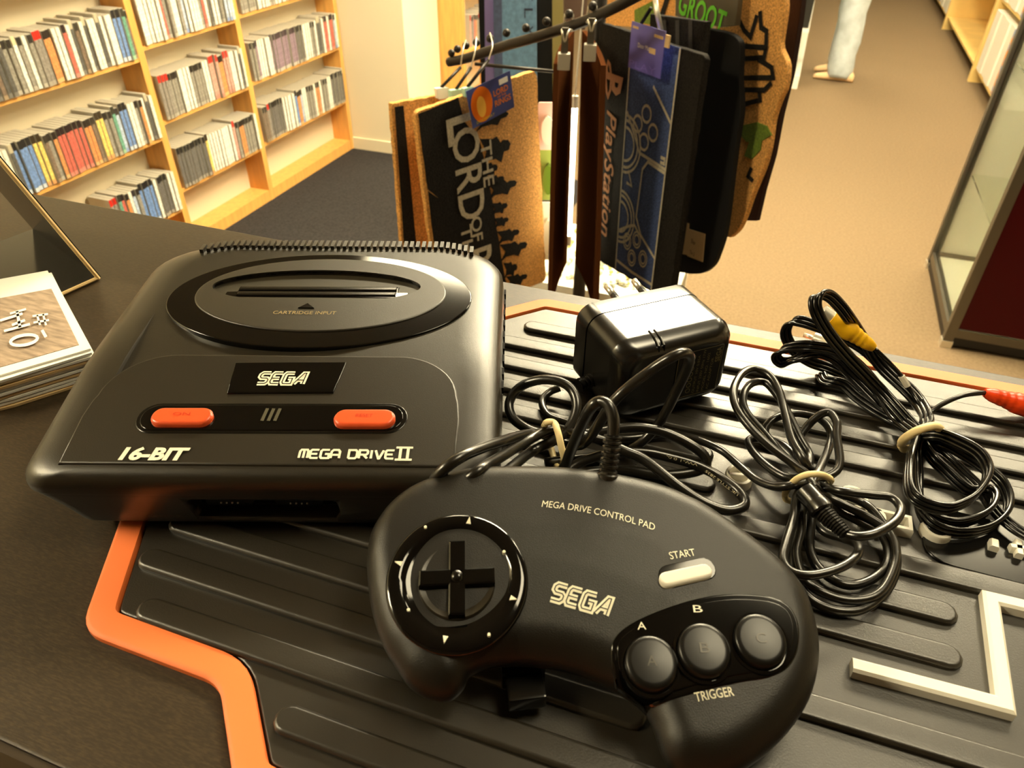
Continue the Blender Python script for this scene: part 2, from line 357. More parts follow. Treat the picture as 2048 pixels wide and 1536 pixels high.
# ------------------------------------------------------------------ right side: glass cabinet, bookcase, gondola, shopper
gc = thing('glass_cabinet', 'tall glass cabinet with aluminium frame and dark red front', 'cabinet', (1.1, 3.15, 0))
red = mat('dark red panel', (.27, .0, .03), .4, spec=.15); kick = mat('black kick board', (.06, .05, .05), .5)
glassm = bpy.data.materials.new('glass'); glassm.use_nodes = True
_b = glassm.node_tree.nodes['Principled BSDF']; _b.inputs['Transmission Weight'].default_value = 1; _b.inputs['Roughness'].default_value = .02; _b.inputs['IOR'].default_value = 1.05; _b.inputs['Base Color'].default_value = (.92, .95, .9, 1); _b.inputs['Specular IOR Level'].default_value = .6
gx0, gx1, gy0, gy1, gh = .79, 1.5, 2.83, 3.52, 1.95
for x, y in ((gx0, gy0), (gx0, gy1), (gx1, gy0), (gx1, gy1)): box('post', (x - .018, y - .018, .03), (x + .018, y + .018, gh), gc, alum, .003)
for z in (.05, gh - .02):
    for y in (gy0, gy1): box('rail', (gx0, y - .015, z), (gx1, y + .015, z + .035), gc, alum)
    for x in (gx0, gx1): box('rail', (x - .015, gy0, z), (x + .015, gy1, z + .035), gc, alum)
box('side_pane', (gx0 - .003, gy0 + .018, .085), (gx0 + .003, gy1 - .018, gh - .02), gc, glassm)
box('front_panel', (gx0 + .018, gy0 - .012, .09), (gx1 - .018, gy0 - .002, gh - .02), gc, red)
box('side_panel', (gx1 - .004, gy0 + .018, .085), (gx1 + .004, gy1 - .018, gh - .02), gc, white)
box('back_panel', (gx0 + .018, gy1 - .004, .085), (gx1 - .018, gy1 + .004, gh - .02), gc, white)
box('base', (gx0 - .01, gy0 - .01, .012), (gx1 + .01, gy1 + .01, .06), gc, kick); box('inner_floor', (gx0 + .02, gy0 + .02, .0601), (gx1 - .02, gy1 - .02, .07), gc, white)
for z in (.45, .9, 1.35): box('shelf', (gx0 + .02, gy0 + .02, z), (gx1 - .02, gy1 - .02, z + .008), gc, glassm)
for y in (gy0, gy1):
    for x in (gx0, gx1): box('foot', (x - .02, y - .02, 0), (x + .02, y + .02, .03), gc, metal)
rb = thing('bookcase', 'pale wood bookcase with white boxes on the right of the aisle', 'bookcase', (1.55, 8, 0))
pale = mat('pale beech', (.93, .80, .50), .5, var=.08, vscale=6)
for a in (5.0, 7.15, 9.3, 11.3): box('upright', (1.36, a, 0), (1.75, a + .05, 1.6), rb, pale)
box('back_panel', (1.75, 5.0, 0), (1.77, 11.35, 1.6), rb, pale)
for z in (.12, .62, 1.1):
    for a, b in ((5.05, 7.15), (7.2, 9.3), (9.35, 11.3)):
        g = G(); g.box((1.38, a, z - .02), (1.75, b, z)); g.build('shelf', rb, pale)
wb = 0
for a, b, w_ in ((5.1, 7.1, .19), (9.4, 11.2, .19)):
    for z in (.12, .62):
        y = b - .02
        while y - w_ > a:
            m_ = white if (wb % 5) != 4 else mat('printed box', (.55, .62, .75), .5, speck=((.9, .6, .2), .45, .55), vscale=14)
            o = box('game_box', (1.37 + .01 * (wb % 2), y - w_ + .01, z + .001), (1.66, y, z + .43), None, m_, .004)
            tag(o, '%s game box, %s along %s shelf, %s end of right bookcase' % ('white' if m_ is white else 'printed blue', NTH(int((y - a) / w_) + 1), 'lower' if z < .3 else 'upper', 'near' if a < 8 else 'far'), 'box', 'boxes on the right-hand bookcase'); wb += 1; y -= w_
for k in range(14):
    o = box('paperback', (1.42, 7.3 + k * .045, .621), (1.6, 7.335 + k * .045, .82 + .01 * (k % 3)), None, white if k % 3 else kraft)
    tag(o, '%s paperback, %s from the near end of the middle bay, right bookcase' % ('white' if k % 3 else 'tan', NTH(k + 1)), 'book', 'paperbacks on the right-hand bookcase')
gd = thing('gondola_shelf', 'low white based shop gondola at the left of the aisle', 'shelving', (-.2, 8.1, 0))
box('base', (-.55, 6.4, 0), (.06, 9.9, .10), gd, white, .005)
box('kick_strip', (-.5, 6.42, .0), (.02, 6.44, .02), gd, matback)
box('back_panel', (-.10, 6.45, .10), (-.05, 9.85, 1.5), gd, mat('grey panel', (.55, .54, .48), .5))
for y in (6.42, 7.55, 8.7, 9.83): box('post', (-.11, y, .10), (-.02, y + .03, 1.55), gd, white)
for z in (.4, .75, 1.1): box('shelf', (-.05, 6.45, z), (.05, 9.85, z + .02), gd, white)
for k in range(5):
    y = 6.5 + k * .205
    o = box('toy_carton', (-.045, y, .4215), (.04, y + .2, .66), None, mat('carton %d' % (k % 3), [(.1, .1, .08), (.45, .55, .1), (.2, .17, .14)][k % 3], .5), .004)
    tag(o, '%s toy carton, %s from the near end of the white gondola' % (['black', 'lime green', 'dark brown'][k % 3], NTH(k + 1)), 'box', 'cartons on the gondola')
# shopper (only the legs are in the frame)
P0 = Vector((.36, 6.93, 0))
pr = thing('person', 'person in light blue jeans and tan shoes standing in the aisle', 'person', P0)
jean = mat('light denim', (.74, .78, .80), .85, var=.18, vscale=12, bump=.3, bscale=60); shoe = mat('tan suede', (.9, .76, .58), .8); skin = mat('skin', (.8, .58, .45), .55); shirt = mat('grey sweatshirt', (.4, .42, .42), .9); hairm = mat('brown hair', (.12, .08, .05), .6)
def leg(y0):
    rs = []
    for z, rx, ry, ox in ((.035, .085, .075, .0), (.06, .095, .085, .0), (.11, .1, .09, -.005), (.2, .096, .088, -.01), (.3, .1, .09, -.005), (.42, .098, .09, -.01), (.5, .1, .094, -.02), (.6, .104, .098, -.01), (.75, .11, .105, 0), (.86, .12, .11, .0)):
        c = P0 + Vector((ox + .0, y0 * (1 - .25 * z / .86), z)); rs.append([c + Vector((rx * math.cos(t) * (1 + .05 * math.sin(5 * t + z * 31)), ry * math.sin(t) * (1 + .05 * math.cos(4 * t + z * 23)), .008 * math.sin(3 * t + z * 17))) for t in [2 * math.pi * k / 20 for k in range(20)]])
    return rs
g = G(); g.rings(leg(-.14)); g.rings(leg(.14))
hip = []
for z, rx, ry in ((.80, .125, .2), (.88, .14, .205), (.97, .135, .195), (1.04, .125, .18)): hip.append([P0 + Vector((rx * math.cos(t), ry * math.sin(t), z)) for t in [2 * math.pi * k / 24 for k in range(24)]])
g.rings(hip); g.build('jeans', pr, jean, smooth=True)
def shoe_g(y0, yaw):
    g = G(); M_ = Matrix.Translation(P0 + Vector((0, y0, 0))) @ Matrix.Rotation(yaw, 4, 'Z'); rs = []
    for x, w_, h in ((.115, .028, .05), (.10, .036, .075), (.05, .038, .09), (0, .037, .09), (-.05, .042, .075), (-.10, .048, .058), (-.15, .046, .045), (-.18, .034, .036), (-.195, .015, .025)):
        rs.append([M_ @ Vector((x, w_ * math.cos(t), max(0, h * .5 + h * .5 * math.sin(t)))) for t in [2 * math.pi * k / 14 for k in range(14)]])
    return g.rings(rs)
shoe_g(-.14, -.12).build('shoe', pr, shoe, smooth=True); shoe_g(.14, .1).build('shoe', pr, shoe, smooth=True)
bm_pts = {'pel': (0, 0, 1.0, .14), 'wai': (0, 0, 1.14, .13), 'che': (0, 0, 1.34, .15), 'nec': (-.01, 0, 1.5, .06), 'hea': (-.03, 0, 1.60, .09), 'top': (-.03, 0, 1.70, .085),
          'sl': (0, -.18, 1.42, .065), 'el': (.03, -.25, 1.14, .05), 'hl': (-.1, -.24, .92, .038), 'sr': (0, .18, 1.42, .065), 'er': (.03, .25, 1.14, .05), 'hr': (-.1, .24, .92, .038)}
kk = list(bm_pts); me = bpy.data.meshes.new('torso')
me.from_pydata([P0 + Vector(bm_pts[k][:3]) for k in kk], [(kk.index(a), kk.index(b)) for a, b in (('pel', 'wai'), ('wai', 'che'), ('che', 'nec'), ('nec', 'hea'), ('hea', 'top'), ('che', 'sl'), ('sl', 'el'), ('el', 'hl'), ('che', 'sr'), ('sr', 'er'), ('er', 'hr'))], [])
to = link('torso', me, None, [shirt]); sk = to.modifiers.new('s', 'SKIN'); to.modifiers.new('ss', 'SUBSURF').levels = 2
for i, k in enumerate(kk): me.skin_vertices[0].data[i].radius = (bm_pts[k][3],) * 2
me.skin_vertices[0].data[0].use_root = True
m2 = bpy.data.meshes.new_from_object(to.evaluated_get(bpy.context.evaluated_depsgraph_get())); to.modifiers.clear(); to.data = m2; to.parent = pr; to.matrix_parent_inverse = pr.matrix_world.inverted()
m2.materials.clear(); [m2.materials.append(q) for q in (shirt, skin, hairm)]
for p in m2.polygons:
    c = p.center - P0; p.use_smooth = True
    p.material_index = 2 if c.z > 1.66 or (c.z > 1.57 and c.x > .0) else 1 if c.z > 1.49 or (c.z < 1.0 and abs(c.y) > .19) else 0
# ------------------------------------------------------------------ mat rack
ARM = [Vector((-.86, 1.84, 1.145)), Vector((-.80, 1.81, 1.162)), Vector((-.62, 1.73, 1.225)), Vector((-.42, 1.645, 1.295)), Vector((-.26, 1.575, 1.365))]
rk = thing('mat_rack', 'dark steel waterfall rack with ball stops carrying hanging doormats', 'display rack', (-.30, 1.78, 0))
pole = Vector((-.30, 1.9, 0))
for i, Dm in enumerate(()): pass
arm = [on_plane(u, v, (-.5, 1.68, 1.2), Vector((.40, .92, 0)).normalized()) for u, v in ((898, 124), (935, 116), (1010, 92), (1100, 66), (1190, 34), (1300, -22))]
G().tube(cr(arm, 6), .0115, 12).build('arm', rk, dsteel, smooth=True)
balls = [(903, 106), (915, 98), (932, 91), (953, 85), (980, 77), (1013, 66), (1052, 56), (1093, 43), (1138, 28), (1185, 12)]
def sphere(g, c, r, n=12, mi=0):
    rs = [[c + Vector((r * math.sin(a) * math.cos(2 * math.pi * k / n), r * math.sin(a) * math.sin(2 * math.pi * k / n), r * math.cos(a))) for k in range(n)] for a in [math.pi * (j + .02) / 8.04 for j in range(9)]]
    return g.rings(rs, mi=mi)
bp = []
for u, v in balls:
    c = on_plane(u, v, (-.5, 1.68, 1.2), Vector((.40, .92, 0)).normalized()); bp.append(c)
    sphere(G(), c, .0095).build('ball_stop', rk, dsteel, smooth=True)
top = arm[-1]
_pd = Vector(ray(1178, 300)); _pd /= math.hypot(_pd.x, _pd.y); px, py = _pd.x * 2.04, _pd.y * 2.04
G().tube([(px, py, .02), (px, py, 1.75)], .02, 12).build('pole', rk, dsteel, smooth=True)
G().tube(cr([top, top + Vector((.02, .10, .03)), Vector((px, py, top.z + .05))], 5), .011, 10).build('arm_bracket', rk, dsteel, smooth=True)
G().tube([(px, py, 0), (px, py, .03)], .11, 32).build('base', rk, dsteel, angle=40)
arm2 = [Vector((px, py, 1.43)), Vector((-.32, 1.80, 1.43)), Vector((-.18, 1.93, 1.42)), Vector((-.06, 2.05, 1.40))]
G().tube(cr(arm2, 6), .0115, 10).build('arm', rk, dsteel, smooth=True)
G().tube([on_plane(950, 128, (-.72, 1.85, 1.2), Vector((.3, .95, 0))), on_plane(1108, 143, (-.6, 1.9, 1.2), Vector((.3, .95, 0)))], .0045, 8).build('cross_bar', rk, dsteel, smooth=True)
class Quad:                                  # a hanging sheet with four corners; s right, t down, h towards the viewer
    def __init__(q, tl, tr, br, bl):
        q.c = [Vector(p) for p in (tl, tr, br, bl)]; q.n = (q.c[3] - q.c[0]).cross(q.c[1] - q.c[0]).normalized()
        if q.n.dot(Vector((0, 0, ZC)) - q.c[0]) < 0: q.n = -q.n
        q.W = (q.c[1] - q.c[0]).length; q.L = (q.c[3] - q.c[0]).length
    def __call__(q, s, t, h=0):
        a = q.c[0].lerp(q.c[1], s); b = q.c[3].lerp(q.c[2], s); return a.lerp(b, t) + q.n * h
def doormat(name, q, outline, label, face, thick=.014, back=matback):
    o = plate(name, None, outline, None, -thick, 0, [face], .0015, T=q); 
    # rough furry rim: jitter
    for v in o.data.vertices: v.co += Vector([random.uniform(-.0012, .0012) for _ in range(3)])
    return tag(o, label, 'doormat', None)
def rr(s0, t0, s1, t1, r, asp, n=4, sub=10):
    out = []
    for cx_, cy_, a0 in ((s0 + r, t0 + r * asp, 180), (s1 - r, t0 + r * asp, 270), (s1 - r, t1 - r * asp, 0), (s0 + r, t1 - r * asp, 90)):
        for k in range(n + 1): a = math.radians(a0 + 90 * k / n); out.append((cx_ + r * math.cos(a), cy_ + r * asp * math.sin(a)))
    full = []
    for i in range(len(out)):
        a, b = Vector(out[i - 1]), Vector(out[i]); k = max(1, int((b - a).length / .04))
        full += [a.lerp(b, j / k) for j in range(k)]
    return full
NL = Vector((.88, -.47, 0)).normalized(); PL = Vector((-.70, 1.70, 0))
qL = Quad(*[on_plane(u, v, PL, NL) for u, v in ((830, 225), (1073, 140), (1092, 562), (880, 640))])
lm = doormat('doormat', qL, rr(0, 0, 1, 1, .04, .66), 'coir doormat with black band, white lettering and black silhouettes, frontmost on left arm', coir)
def onq(q, h): return lambda x, y: q(x, y, h)
plate('black_band', lm, [Vector(p) for p in [(.02, .01)] + [(.33, .0), (.36, .1), (.47, .2), (.5, .3), (.52, .4), (.54, .5), (.55, .6), (.57, .7), (.58, .8), (.6, .9), (.62, .99), (.03, .99)]], None, -.002, .0012, coirdk, 0, T=qL)
# generic row of walking figures, standing on the band
g = G()
for t0, ht, wd in ((.13, .22, .035), (.26, .20, .07), (.34, .09, .04), (.40, .12, .035), (.44, .2, .045), (.53, .11, .035), (.60, .1, .03), (.68, .16, .04), (.76, .2, .05), (.86, .1, .05), (.93, .16, .04)):
    s0 = .42 + .2 * t0; ht *= 1.2; wd *= 1.35; bl = [(s0, t0 - wd * .7), (s0 + ht * .45, t0 - wd * .5), (s0 + ht * .6, t0 - wd * .55), (s0 + ht * .72, t0 - wd * .2), (s0 + ht * .8, t0 - wd * .3), (s0 + ht, t0 - wd * .22), (s0 + ht * 1.08, t0), (s0 + ht, t0 + wd * .25), (s0 + ht * .82, t0 + wd * .25), (s0 + ht * .7, t0 + wd * .7), (s0 + ht * .5, t0 + wd * .45), (s0 + ht * .2, t0 + wd * .4), (s0, t0 + wd * .65), (s0 + ht * .2, t0)]
    pl = ccw([Vector(p) for p in bl]); g.rings([[qL(p.x, p.y, -.001) for p in pl], [qL(p.x, p.y, .0016) for p in pl]])
g.build('silhouettes', lm, coirdk)
def down(q, s0, t0, h): return lambda x, y: q(s0 + y / q.W, t0 + x / q.L, h)      # text running down, letter tops to the right
for s_, s0, t0, ln, ht in (('L', .215, .07, .065, .118), ('ORD', .245, .125, .235, .085), ('THE', .47, .21, .115, .035), ('OF', .335, .53, .07, .035), ('THE', .245, .555, .12, .035), ('RINGS', .22, .69, .30, .105)):
    text('lettering', lm, s_, down(qL, s0, t0, .003), ln, ht, coirwh, bold=.012)
# hang tag on it
def card(name, q, label, m, cat='hang tag'):
    o = plate(name, None, [(0, 0), (1, 0), (1, 1), (0, 1)], None, -.001, 0, m, 0, T=q); return tag(o, label, cat)
qt = Quad(*[on_plane(u, v, PL + NL * .042, NL) for u, v in ((932, 183), (1020, 141), (1029, 214), (946, 258))])
tg = card('hang_tag', qt, 'blue and orange card hang tag on the lettered coir doormat', mat('tag blue', (.28, .32, .55), .4))
plate('picture', tg, ell(.28, .5, .24, .46, 32), None, -.0002, .0006, mat('tag orange', (.9, .45, .08), .4), 0, T=qt)
plate('flame', tg, ell(.26, .55, .10, .28, 20), None, .0002, .0009, mat('tag flame', (.98, .75, .3), .4), 0, T=qt)
plate('price_label', tg, [(.72, .1), (.92, .1), (.92, .24), (.72, .24)], None, .0, .0009, paper, 0, T=qt)
def across(q, s0, t0, h): return lambda x, y: q(s0 + x / q.W, t0 - y / q.L, h)
ortx = mat('tag orange text', (.9, .5, .15), .5)
for s_, t0, w_, h_ in (('LORD', .46, .34, .16), ('OF THE', .54, .2, .05), ('RINGS', .74, .38, .17)): text('lettering', tg, s_, across(qt, .56 if s_ != 'OF THE' else .64, t0, .0012), w_ * qt.W, h_ * qt.L, ortx, bold=.02)
text('lettering', tg, 'DOORMAT', across(qt, .1, .93, .0012), .42 * qt.W, .07 * qt.L, mat('tag yellow text', (.9, .8, .2), .5))
# two more behind it
for k, (poly, lab) in enumerate((([(783, 207), (905, 186), (960, 520), (808, 540)], 'coir doormat with a narrow black stripe, hanging second on the left arm')   ,)):
    off = -.075 + .035 * k
    q = Quad(*[on_plane(u, v, PL + NL * off, NL) for u, v in poly])
    o = doormat('doormat', q, rr(0, 0, 1, 1, .03, .5), lab, coir)
    if k == 0: plate('black_stripe', o, [(.04, .02), (.17, .02), (.17, .98), (.02, .98)], None, -.002, .0035, coirdk, 0, T=q)
    else: plate('plain_field', o, [(.0, .02), (.08, .02), (.08, .98), (.0, .98)], None, -.002, .0012, coir, 0, T=q)
# hangers
def hanger(label, ball, pts, clip, clipm, wire=.0016):
    t = thing('mat_hanger', label, 'hanger', ball)
    G().tube(cr([ball + Vector((0, 0, .0125))] + pts, 6), wire, 6).build('hook', t, metal, smooth=True)
    q = Quad(*clip); plate('clip', t, rr(0, 0, 1, 1, .1, 1), None, -.006, .006, clipm, .001, T=q)
    return t
def hpl(u, v, off): return on_plane(u, v, PL + NL * off, NL)
mint = mat('mint clip', (.7, .85, .75), .4)
for ball, off, pp, cq, cm, lab in ((bp[2], -.075, [(926, 100), (921, 135)], [(870, 176), (895, 174), (897, 196), (874, 198)], white, 'wire hanger with white clip on the striped coir mat'),
                                    (bp[3], -.04, [(950, 103), (942, 135)], [(899, 180), (925, 177), (925, 199), (901, 202)], mint, 'wire hanger with mint clip beside the white clip'),
                                    (bp[4], .02, [(985, 92), (977, 120)], [(925, 176), (945, 172), (945, 190), (928, 194)], mint, 'wire hanger behind the blue and orange tag')):
    pts = [hpl(u, v, off) for u, v in pp]; c = [hpl(u, v, off + .006) for u, v in cq]; mid = (c[0] + c[1]) / 2
    t = hanger(lab, ball, pts, c, cm); G().tube([pts[-1], mid], .004, 6).build('strap', t, dsteel, smooth=True)
# pair of mats seen edge on
def curved(name, uv_top, uv_bot, D0, D1, label, bow, m, flip=1):
    # vertical sheet whose plan is a bowed line from distance D0 to D1
    rows_ = []; n = 12
    for j in range(13):
        t = j / 12; row = []; ua = uv_top[0] + (uv_bot[0] - uv_top[0]) * t; ub = uv_top[1] + (uv_bot[1] - uv_top[1]) * t
        for i in range(n + 1):
            s = i / n; u = ua + (ub - ua) * s; dirn = Vector(ray(u, 300)); dirn.z = 0; dirn.normalize(); side = Vector((dirn.y, -dirn.x, 0))
            z = 1.215 - .63 * t
            row.append(dirn * (D0 + (D1 - D0) * s) + side * flip * (.012 * math.sin(math.pi * min(1, s * 1.0)) * (.35 + .65 * min(1, t * 4)) * (1 - .6 * max(0, t - .75) * 4 * .6)) + Vector((0, 0, z)))
        rows_.append(row)
    g = G(); vs = [p for r in rows_ for p in r]; w = n + 1
    th = .011
    nr = []
    for j in range(13):
        for i in range(w):
            a = rows_[j][min(i + 1, n)] - rows_[j][max(i - 1, 0)]; q = Vector((a.y, -a.x, 0)).normalized() * flip; nr.append(rows_[j][i] + q * th)
    fs = []
    for j in range(12):
        for i in range(n):
            a = j * w + i; fs += [(a, a + 1, a + w + 1, a + w)]
    k = len(vs); g.add(vs + nr, fs + [tuple(i + k for i in f[::-1]) for f in fs])
    rim = [i for i in range(w)] + [j * w + n for j in range(1, 13)] + [12 * w + i for i in range(n - 1, -1, -1)] + [j * w for j in range(11, 0, -1)]
    g.f += [(rim[i], rim[(i + 1) % len(rim)], rim[(i + 1) % len(rim)] + k, rim[i] + k) for i in range(len(rim))]; g.mi += [0] * len(rim)
    return tag(g.build(name, None, m, angle=50), label, 'doormat')
dm1 = curved('doormat', (1110, 1136), (1118, 1147), 1.62, 1.95, 'dark brown backed doormat seen edge on, left of the added glow tube', 1, brownback, -1)
dm2 = curved('doormat', (1189, 1150), (1219, 1165), 1.62, 1.95, 'dark brown backed doormat seen edge on, right of the added glow tube', 1, brownback, 1)
for i, (bl, top_, nm) in enumerate(((bp[8], (1128, 118), 'left'), (bp[9], (1180, 100), 'right'))):
    d0 = Vector(ray(*top_)); d0 /= math.hypot(d0.x, d0.y); c = Vector((0, 0, ZC)) + d0 * 1.63
    t = thing('mat_hanger', 'plated wire hanger with flat clip on the %s edge-on doormat' % nm, 'hanger', bl)
    r_ = Vector((c - Vector((0, 0, ZC)))); side = Vector((r_.y, -r_.x, 0)).normalized()
    upv = Vector((0, 0, 1))
    G().tube(cr([bl + side * .008, bl + upv * -.03 + side * .010, c + upv * .055 + side * .007, c + upv * .03], 5), .0022, 6).build('hook', t, metal, smooth=True)
    G().tube(cr([bl - side * .008, bl + upv * -.03 - side * .010, c + upv * .055 - side * .007, c + upv * .03], 5), .0022, 6).build('hook', t, metal, smooth=True)
    M_ = Matrix((side.to_4d(), Vector((-side.y, side.x, 0, 0)), Vector((0, 0, 1, 0)), (0, 0, 0, 1))).transposed(); M_.translation = c
    box('clip', (-.013, -.012, -.02), (.013, .012, .012), t, metal, .002, M=M_)
    box('strap', (-.007, -.003, .012), (.007, .003, .06), t, alum, M=M_)
# added glow tube between them, standing in for a bright strip of light
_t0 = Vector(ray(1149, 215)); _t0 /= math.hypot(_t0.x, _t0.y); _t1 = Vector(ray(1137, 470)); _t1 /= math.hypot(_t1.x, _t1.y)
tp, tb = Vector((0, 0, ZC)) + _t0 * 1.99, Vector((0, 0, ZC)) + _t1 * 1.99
tl = thing('glow_tube', 'slim added glow tube standing in for the bright strip between two edge-on doormats', 'glow strip', tb)
G().tube([tb, tp], .0085, 12).build('tube', tl, mat('added glow tube', (1, .95, .85), .5, emit=14), smooth=True)
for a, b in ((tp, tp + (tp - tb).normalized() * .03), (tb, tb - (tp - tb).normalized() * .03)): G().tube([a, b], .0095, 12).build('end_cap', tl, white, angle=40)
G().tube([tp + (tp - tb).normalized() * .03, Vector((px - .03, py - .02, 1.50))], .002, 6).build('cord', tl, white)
# lettered black and blue mat
NP = Vector((-.71, -.71, 0)).normalized(); PP = Vector((-.32, 1.78, 0))
qP = Quad(*[on_plane(u, v, PP, NP) for u, v in ((1200, 45), (1411, 112), (1338, 604), (1183, 512))])
pm = doormat('doormat', qP, rr(0, 0, 1, 1, .03, .66), 'black and blue doormat with tan lettering and a game controller drawing', coirdk)
plate('blue_field', pm, [(.35, .0), (.80, .0), (.80, .99), (.35, .99)], None, -.002, .0012, coirbl, 0, T=qP)
g = G(); mp = onq(qP, .0022)
A = qP.L / qP.W
for s_, t_ in ((.36, .42), (.36, .735)):
    for r in (.10, .14, .17):
        ribbon(g, [(s_ + r * math.cos(a), t_ + r / A * math.sin(a)) for a in [math.radians(-90 + 180 * k / 16) for k in range(17)]], .012, mp)
for ds, dt in ((.0, -.055), (.0, .055), (-.08, -.005), (.08, .005)):
    ribbon(g, [(.56 + ds + .045 * math.cos(a), .325 + dt + .032 * math.sin(a)) for a in [2 * math.pi * k / 14 for k in range(14)]], .011, mp, True)
for ds, dt in ((-.09, .83), (.02, .80), (.11, .87), (-.02, .895)):
    for r in (.045, .028): ribbon(g, [(.56 + ds + r * math.cos(a), dt + r / A * 1.2 * math.sin(a)) for a in [2 * math.pi * k / 14 for k in range(14)]], .008, mp, True)
for pl in ([(.80, .27), (.60, .16)], [(.36, .29), (.48, .39), (.52, .43), (.6, .435), (.8, .45)], [(.8, .465), (.62, .45), (.57, .49), (.55, .7), (.62, .77), (.8, .84)], [(.36, .8), (.47, .76), (.54, .74), (.6, .77)], [(.36, .945), (.55, .96), (.8, .965)], [(.8, .0), (.8, .99)], [(.35, .12), (.35, .99)], [(.42, .52), (.47, .58), (.41, .575)], [(.74, .41), (.78, .41), (.78, .43), (.74, .43)]):
    ribbon(g, pl, .013, mp)
g.build('line_drawing', pm, coirwh)
text('lettering', pm, 'PlayStation', down(qP, .10, .315, .003), .55 * qP.L, .15 * qP.W, coirtan, shear=.25, bold=.01)
g = G(); mk = onq(qP, .003)
em = lambda x, y: down(qP, .10, .125, .003)(x * .085, y * .075)
ribbon(g, [(.42, -.05), (.42, .98), (.70, .90), (.78, .72), (.70, .52), (.52, .52)], .20, em)
ribbon(g, [(.36, .34), (.10, .24), (.05, .12), (.22, .05), (.36, .10)], .11, em); ribbon(g, [(.50, .36), (.80, .34), (1.0, .22), (.88, .12), (.52, .02)], .11, em)
g.build('emblem', pm, coirtan)
qT = Quad(*[on_plane(u, v, PP + NP * .03, NP) for u, v in ((1264, 42), (1332, 63), (1320, 158), (1256, 134))])
pt = card('hang_tag', qT, 'purple card hang tag on the black and blue lettered doormat', mat('tag purple', (.38, .36, .68), .4, var=.15, vscale=8))
text('lettering', pt, 'Door Mat', across(qT, .26, .5, .001), .36 * qT.W, .1 * qT.L, paper); plate('size_patch', pt, [(.6, .42), (.78, .42), (.78, .54), (.6, .54)], None, 0, .0008, kraft, 0, T=qT)
text('lettering', pt, 'PLAY', across(qT, .04, .96, .001), .82 * qT.W, .15 * qT.L, mat('tag mauve', (.48, .44, .78), .4))
for a, b in (((.05, .08), (.22, .13)), ((.7, .12), (.95, .18))): plate('strip', pt, [a, (b[0], a[1]), b, (a[0], b[1])], None, 0, .0008, kraft, 0, T=qT)
plate('edge_fold', pt, [(1, .06), (1.12, .06), (1.12, .32), (1, .32)], None, -.003, 0, kraft, 0, T=qT)
# mats behind it
def behind(off, poly, lab, face, smooth_n=None):
    P_ = PP - NP * off; c = [on_plane(u, v, P_, NP) for u, v in poly]; ex = Vector((-NP.y, NP.x, 0)); ex = ex if ex.dot(c[len(c) // 2] - c[0]) > 0 else -ex
    o0 = c[0]; f2 = [Vector(((p - o0).dot(ex), (p - o0).z)) for p in c]
    T = lambda x, y, h: o0 + ex * x + Vector((0, 0, y)) + NP * h
    o = plate('doormat', None, f2, None, -.014, 0, face, .0015, T=T); tag(o, lab, 'doormat'); return o, T, (lambda u, v: (lambda p: ((p - o0).dot(ex), (p - o0).z))(on_plane(u, v, P_, NP)))
o, T, U = behind(.05, [(1300, 28), (1412, 44), (1400, 150), (1372, 400), (1345, 585), (1270, 560), (1290, 300)], 'dark doormat with faint grey chevrons, directly behind the black and blue mat', coirdk)
g = G()
for k in range(3): ribbon(g, [U(1330 + 26 * k, 40), U(1330 + 26 * k, 110)], .014, lambda x, y: T(x, y, .002))
g.build('chevrons', o, mat('faint grey', (.2, .19, .16), .9))
smp = lambda pts, n=6: [(p.x, p.y) for p in cr([(a, b, 0) for a, b in pts], n)]
o, T, U = behind(.11, [(1300, 50), (1380, 52)] + smp([(1420, 58), (1455, 66), (1474, 78), (1480, 100), (1478, 160), (1481, 220), (1472, 280), (1462, 360), (1455, 420), (1447, 470), (1436, 505), (1425, 530), (1405, 546), (1380, 548)], 4) + [(1330, 540), (1300, 520)], 'black rubber backed doormat with wavy edge and two paper labels', matback)
for poly, nm in (([(1356, 441), (1379, 447), (1375, 510), (1347, 504)], 'paper_label'), ([(1378, 458), (1411, 468), (1406, 524), (1375, 512)], 'paper_label')):
    plate(nm, o, [U(*p) for p in poly], None, -.001, .0012, kraft, 0, T=T)
text('print', o, 'Sher', lambda x, y: T(*(Vector(U(1383, 485)) + Vector((x, y))), .002), .018, .012, matback); text('print', o, 'Tm 3', lambda x, y: T(*(Vector(U(1380, 506)) + Vector((x, y))), .002), .02, .01, matback)
o, T, U = behind(.17, [(1440, -40)] + smp([(1562, -40), (1569, 10), (1563, 60), (1560, 95), (1573, 130), (1569, 175), (1558, 200), (1545, 240), (1538, 290), (1528, 330), (1512, 370), (1500, 400), (1490, 430), (1476, 460), (1460, 475)], 4) + [(1400, 460), (1420, 200)], 'coir doormat with black finger shapes and a green leaf', coir)
tf = lambda x, y: T(x, y, .003)
for pl in ([(1478, 34), (1490, 60), (1503, 74), (1516, 30)], [(1522, 22), (1524, 55), (1535, 62), (1534, 95), (1485, 92)], [(1534, 95), (1530, 115), (1480, 118)], [(1518, 118), (1545, 135), (1548, 155), (1480, 156)], [(1545, 165), (1530, 180), (1480, 179)], [(1520, 182), (1522, 200), (1490, 208)], [(1505, 335), (1498, 352), (1508, 362)]):
    g = G(); ribbon(g, [U(*p) for p in pl], .011, tf); g.build('black_shape', o, coirdk)
for pl in ([(1488, 250), (1515, 244), (1535, 252), (1544, 270), (1525, 282), (1495, 284), (1482, 270)], [(1500, 284), (1525, 282), (1522, 300), (1505, 318), (1490, 312)]): plate('leaf', o, [U(*p) for p in pl], None, -.001, .003, coirgr, 0, T=T)
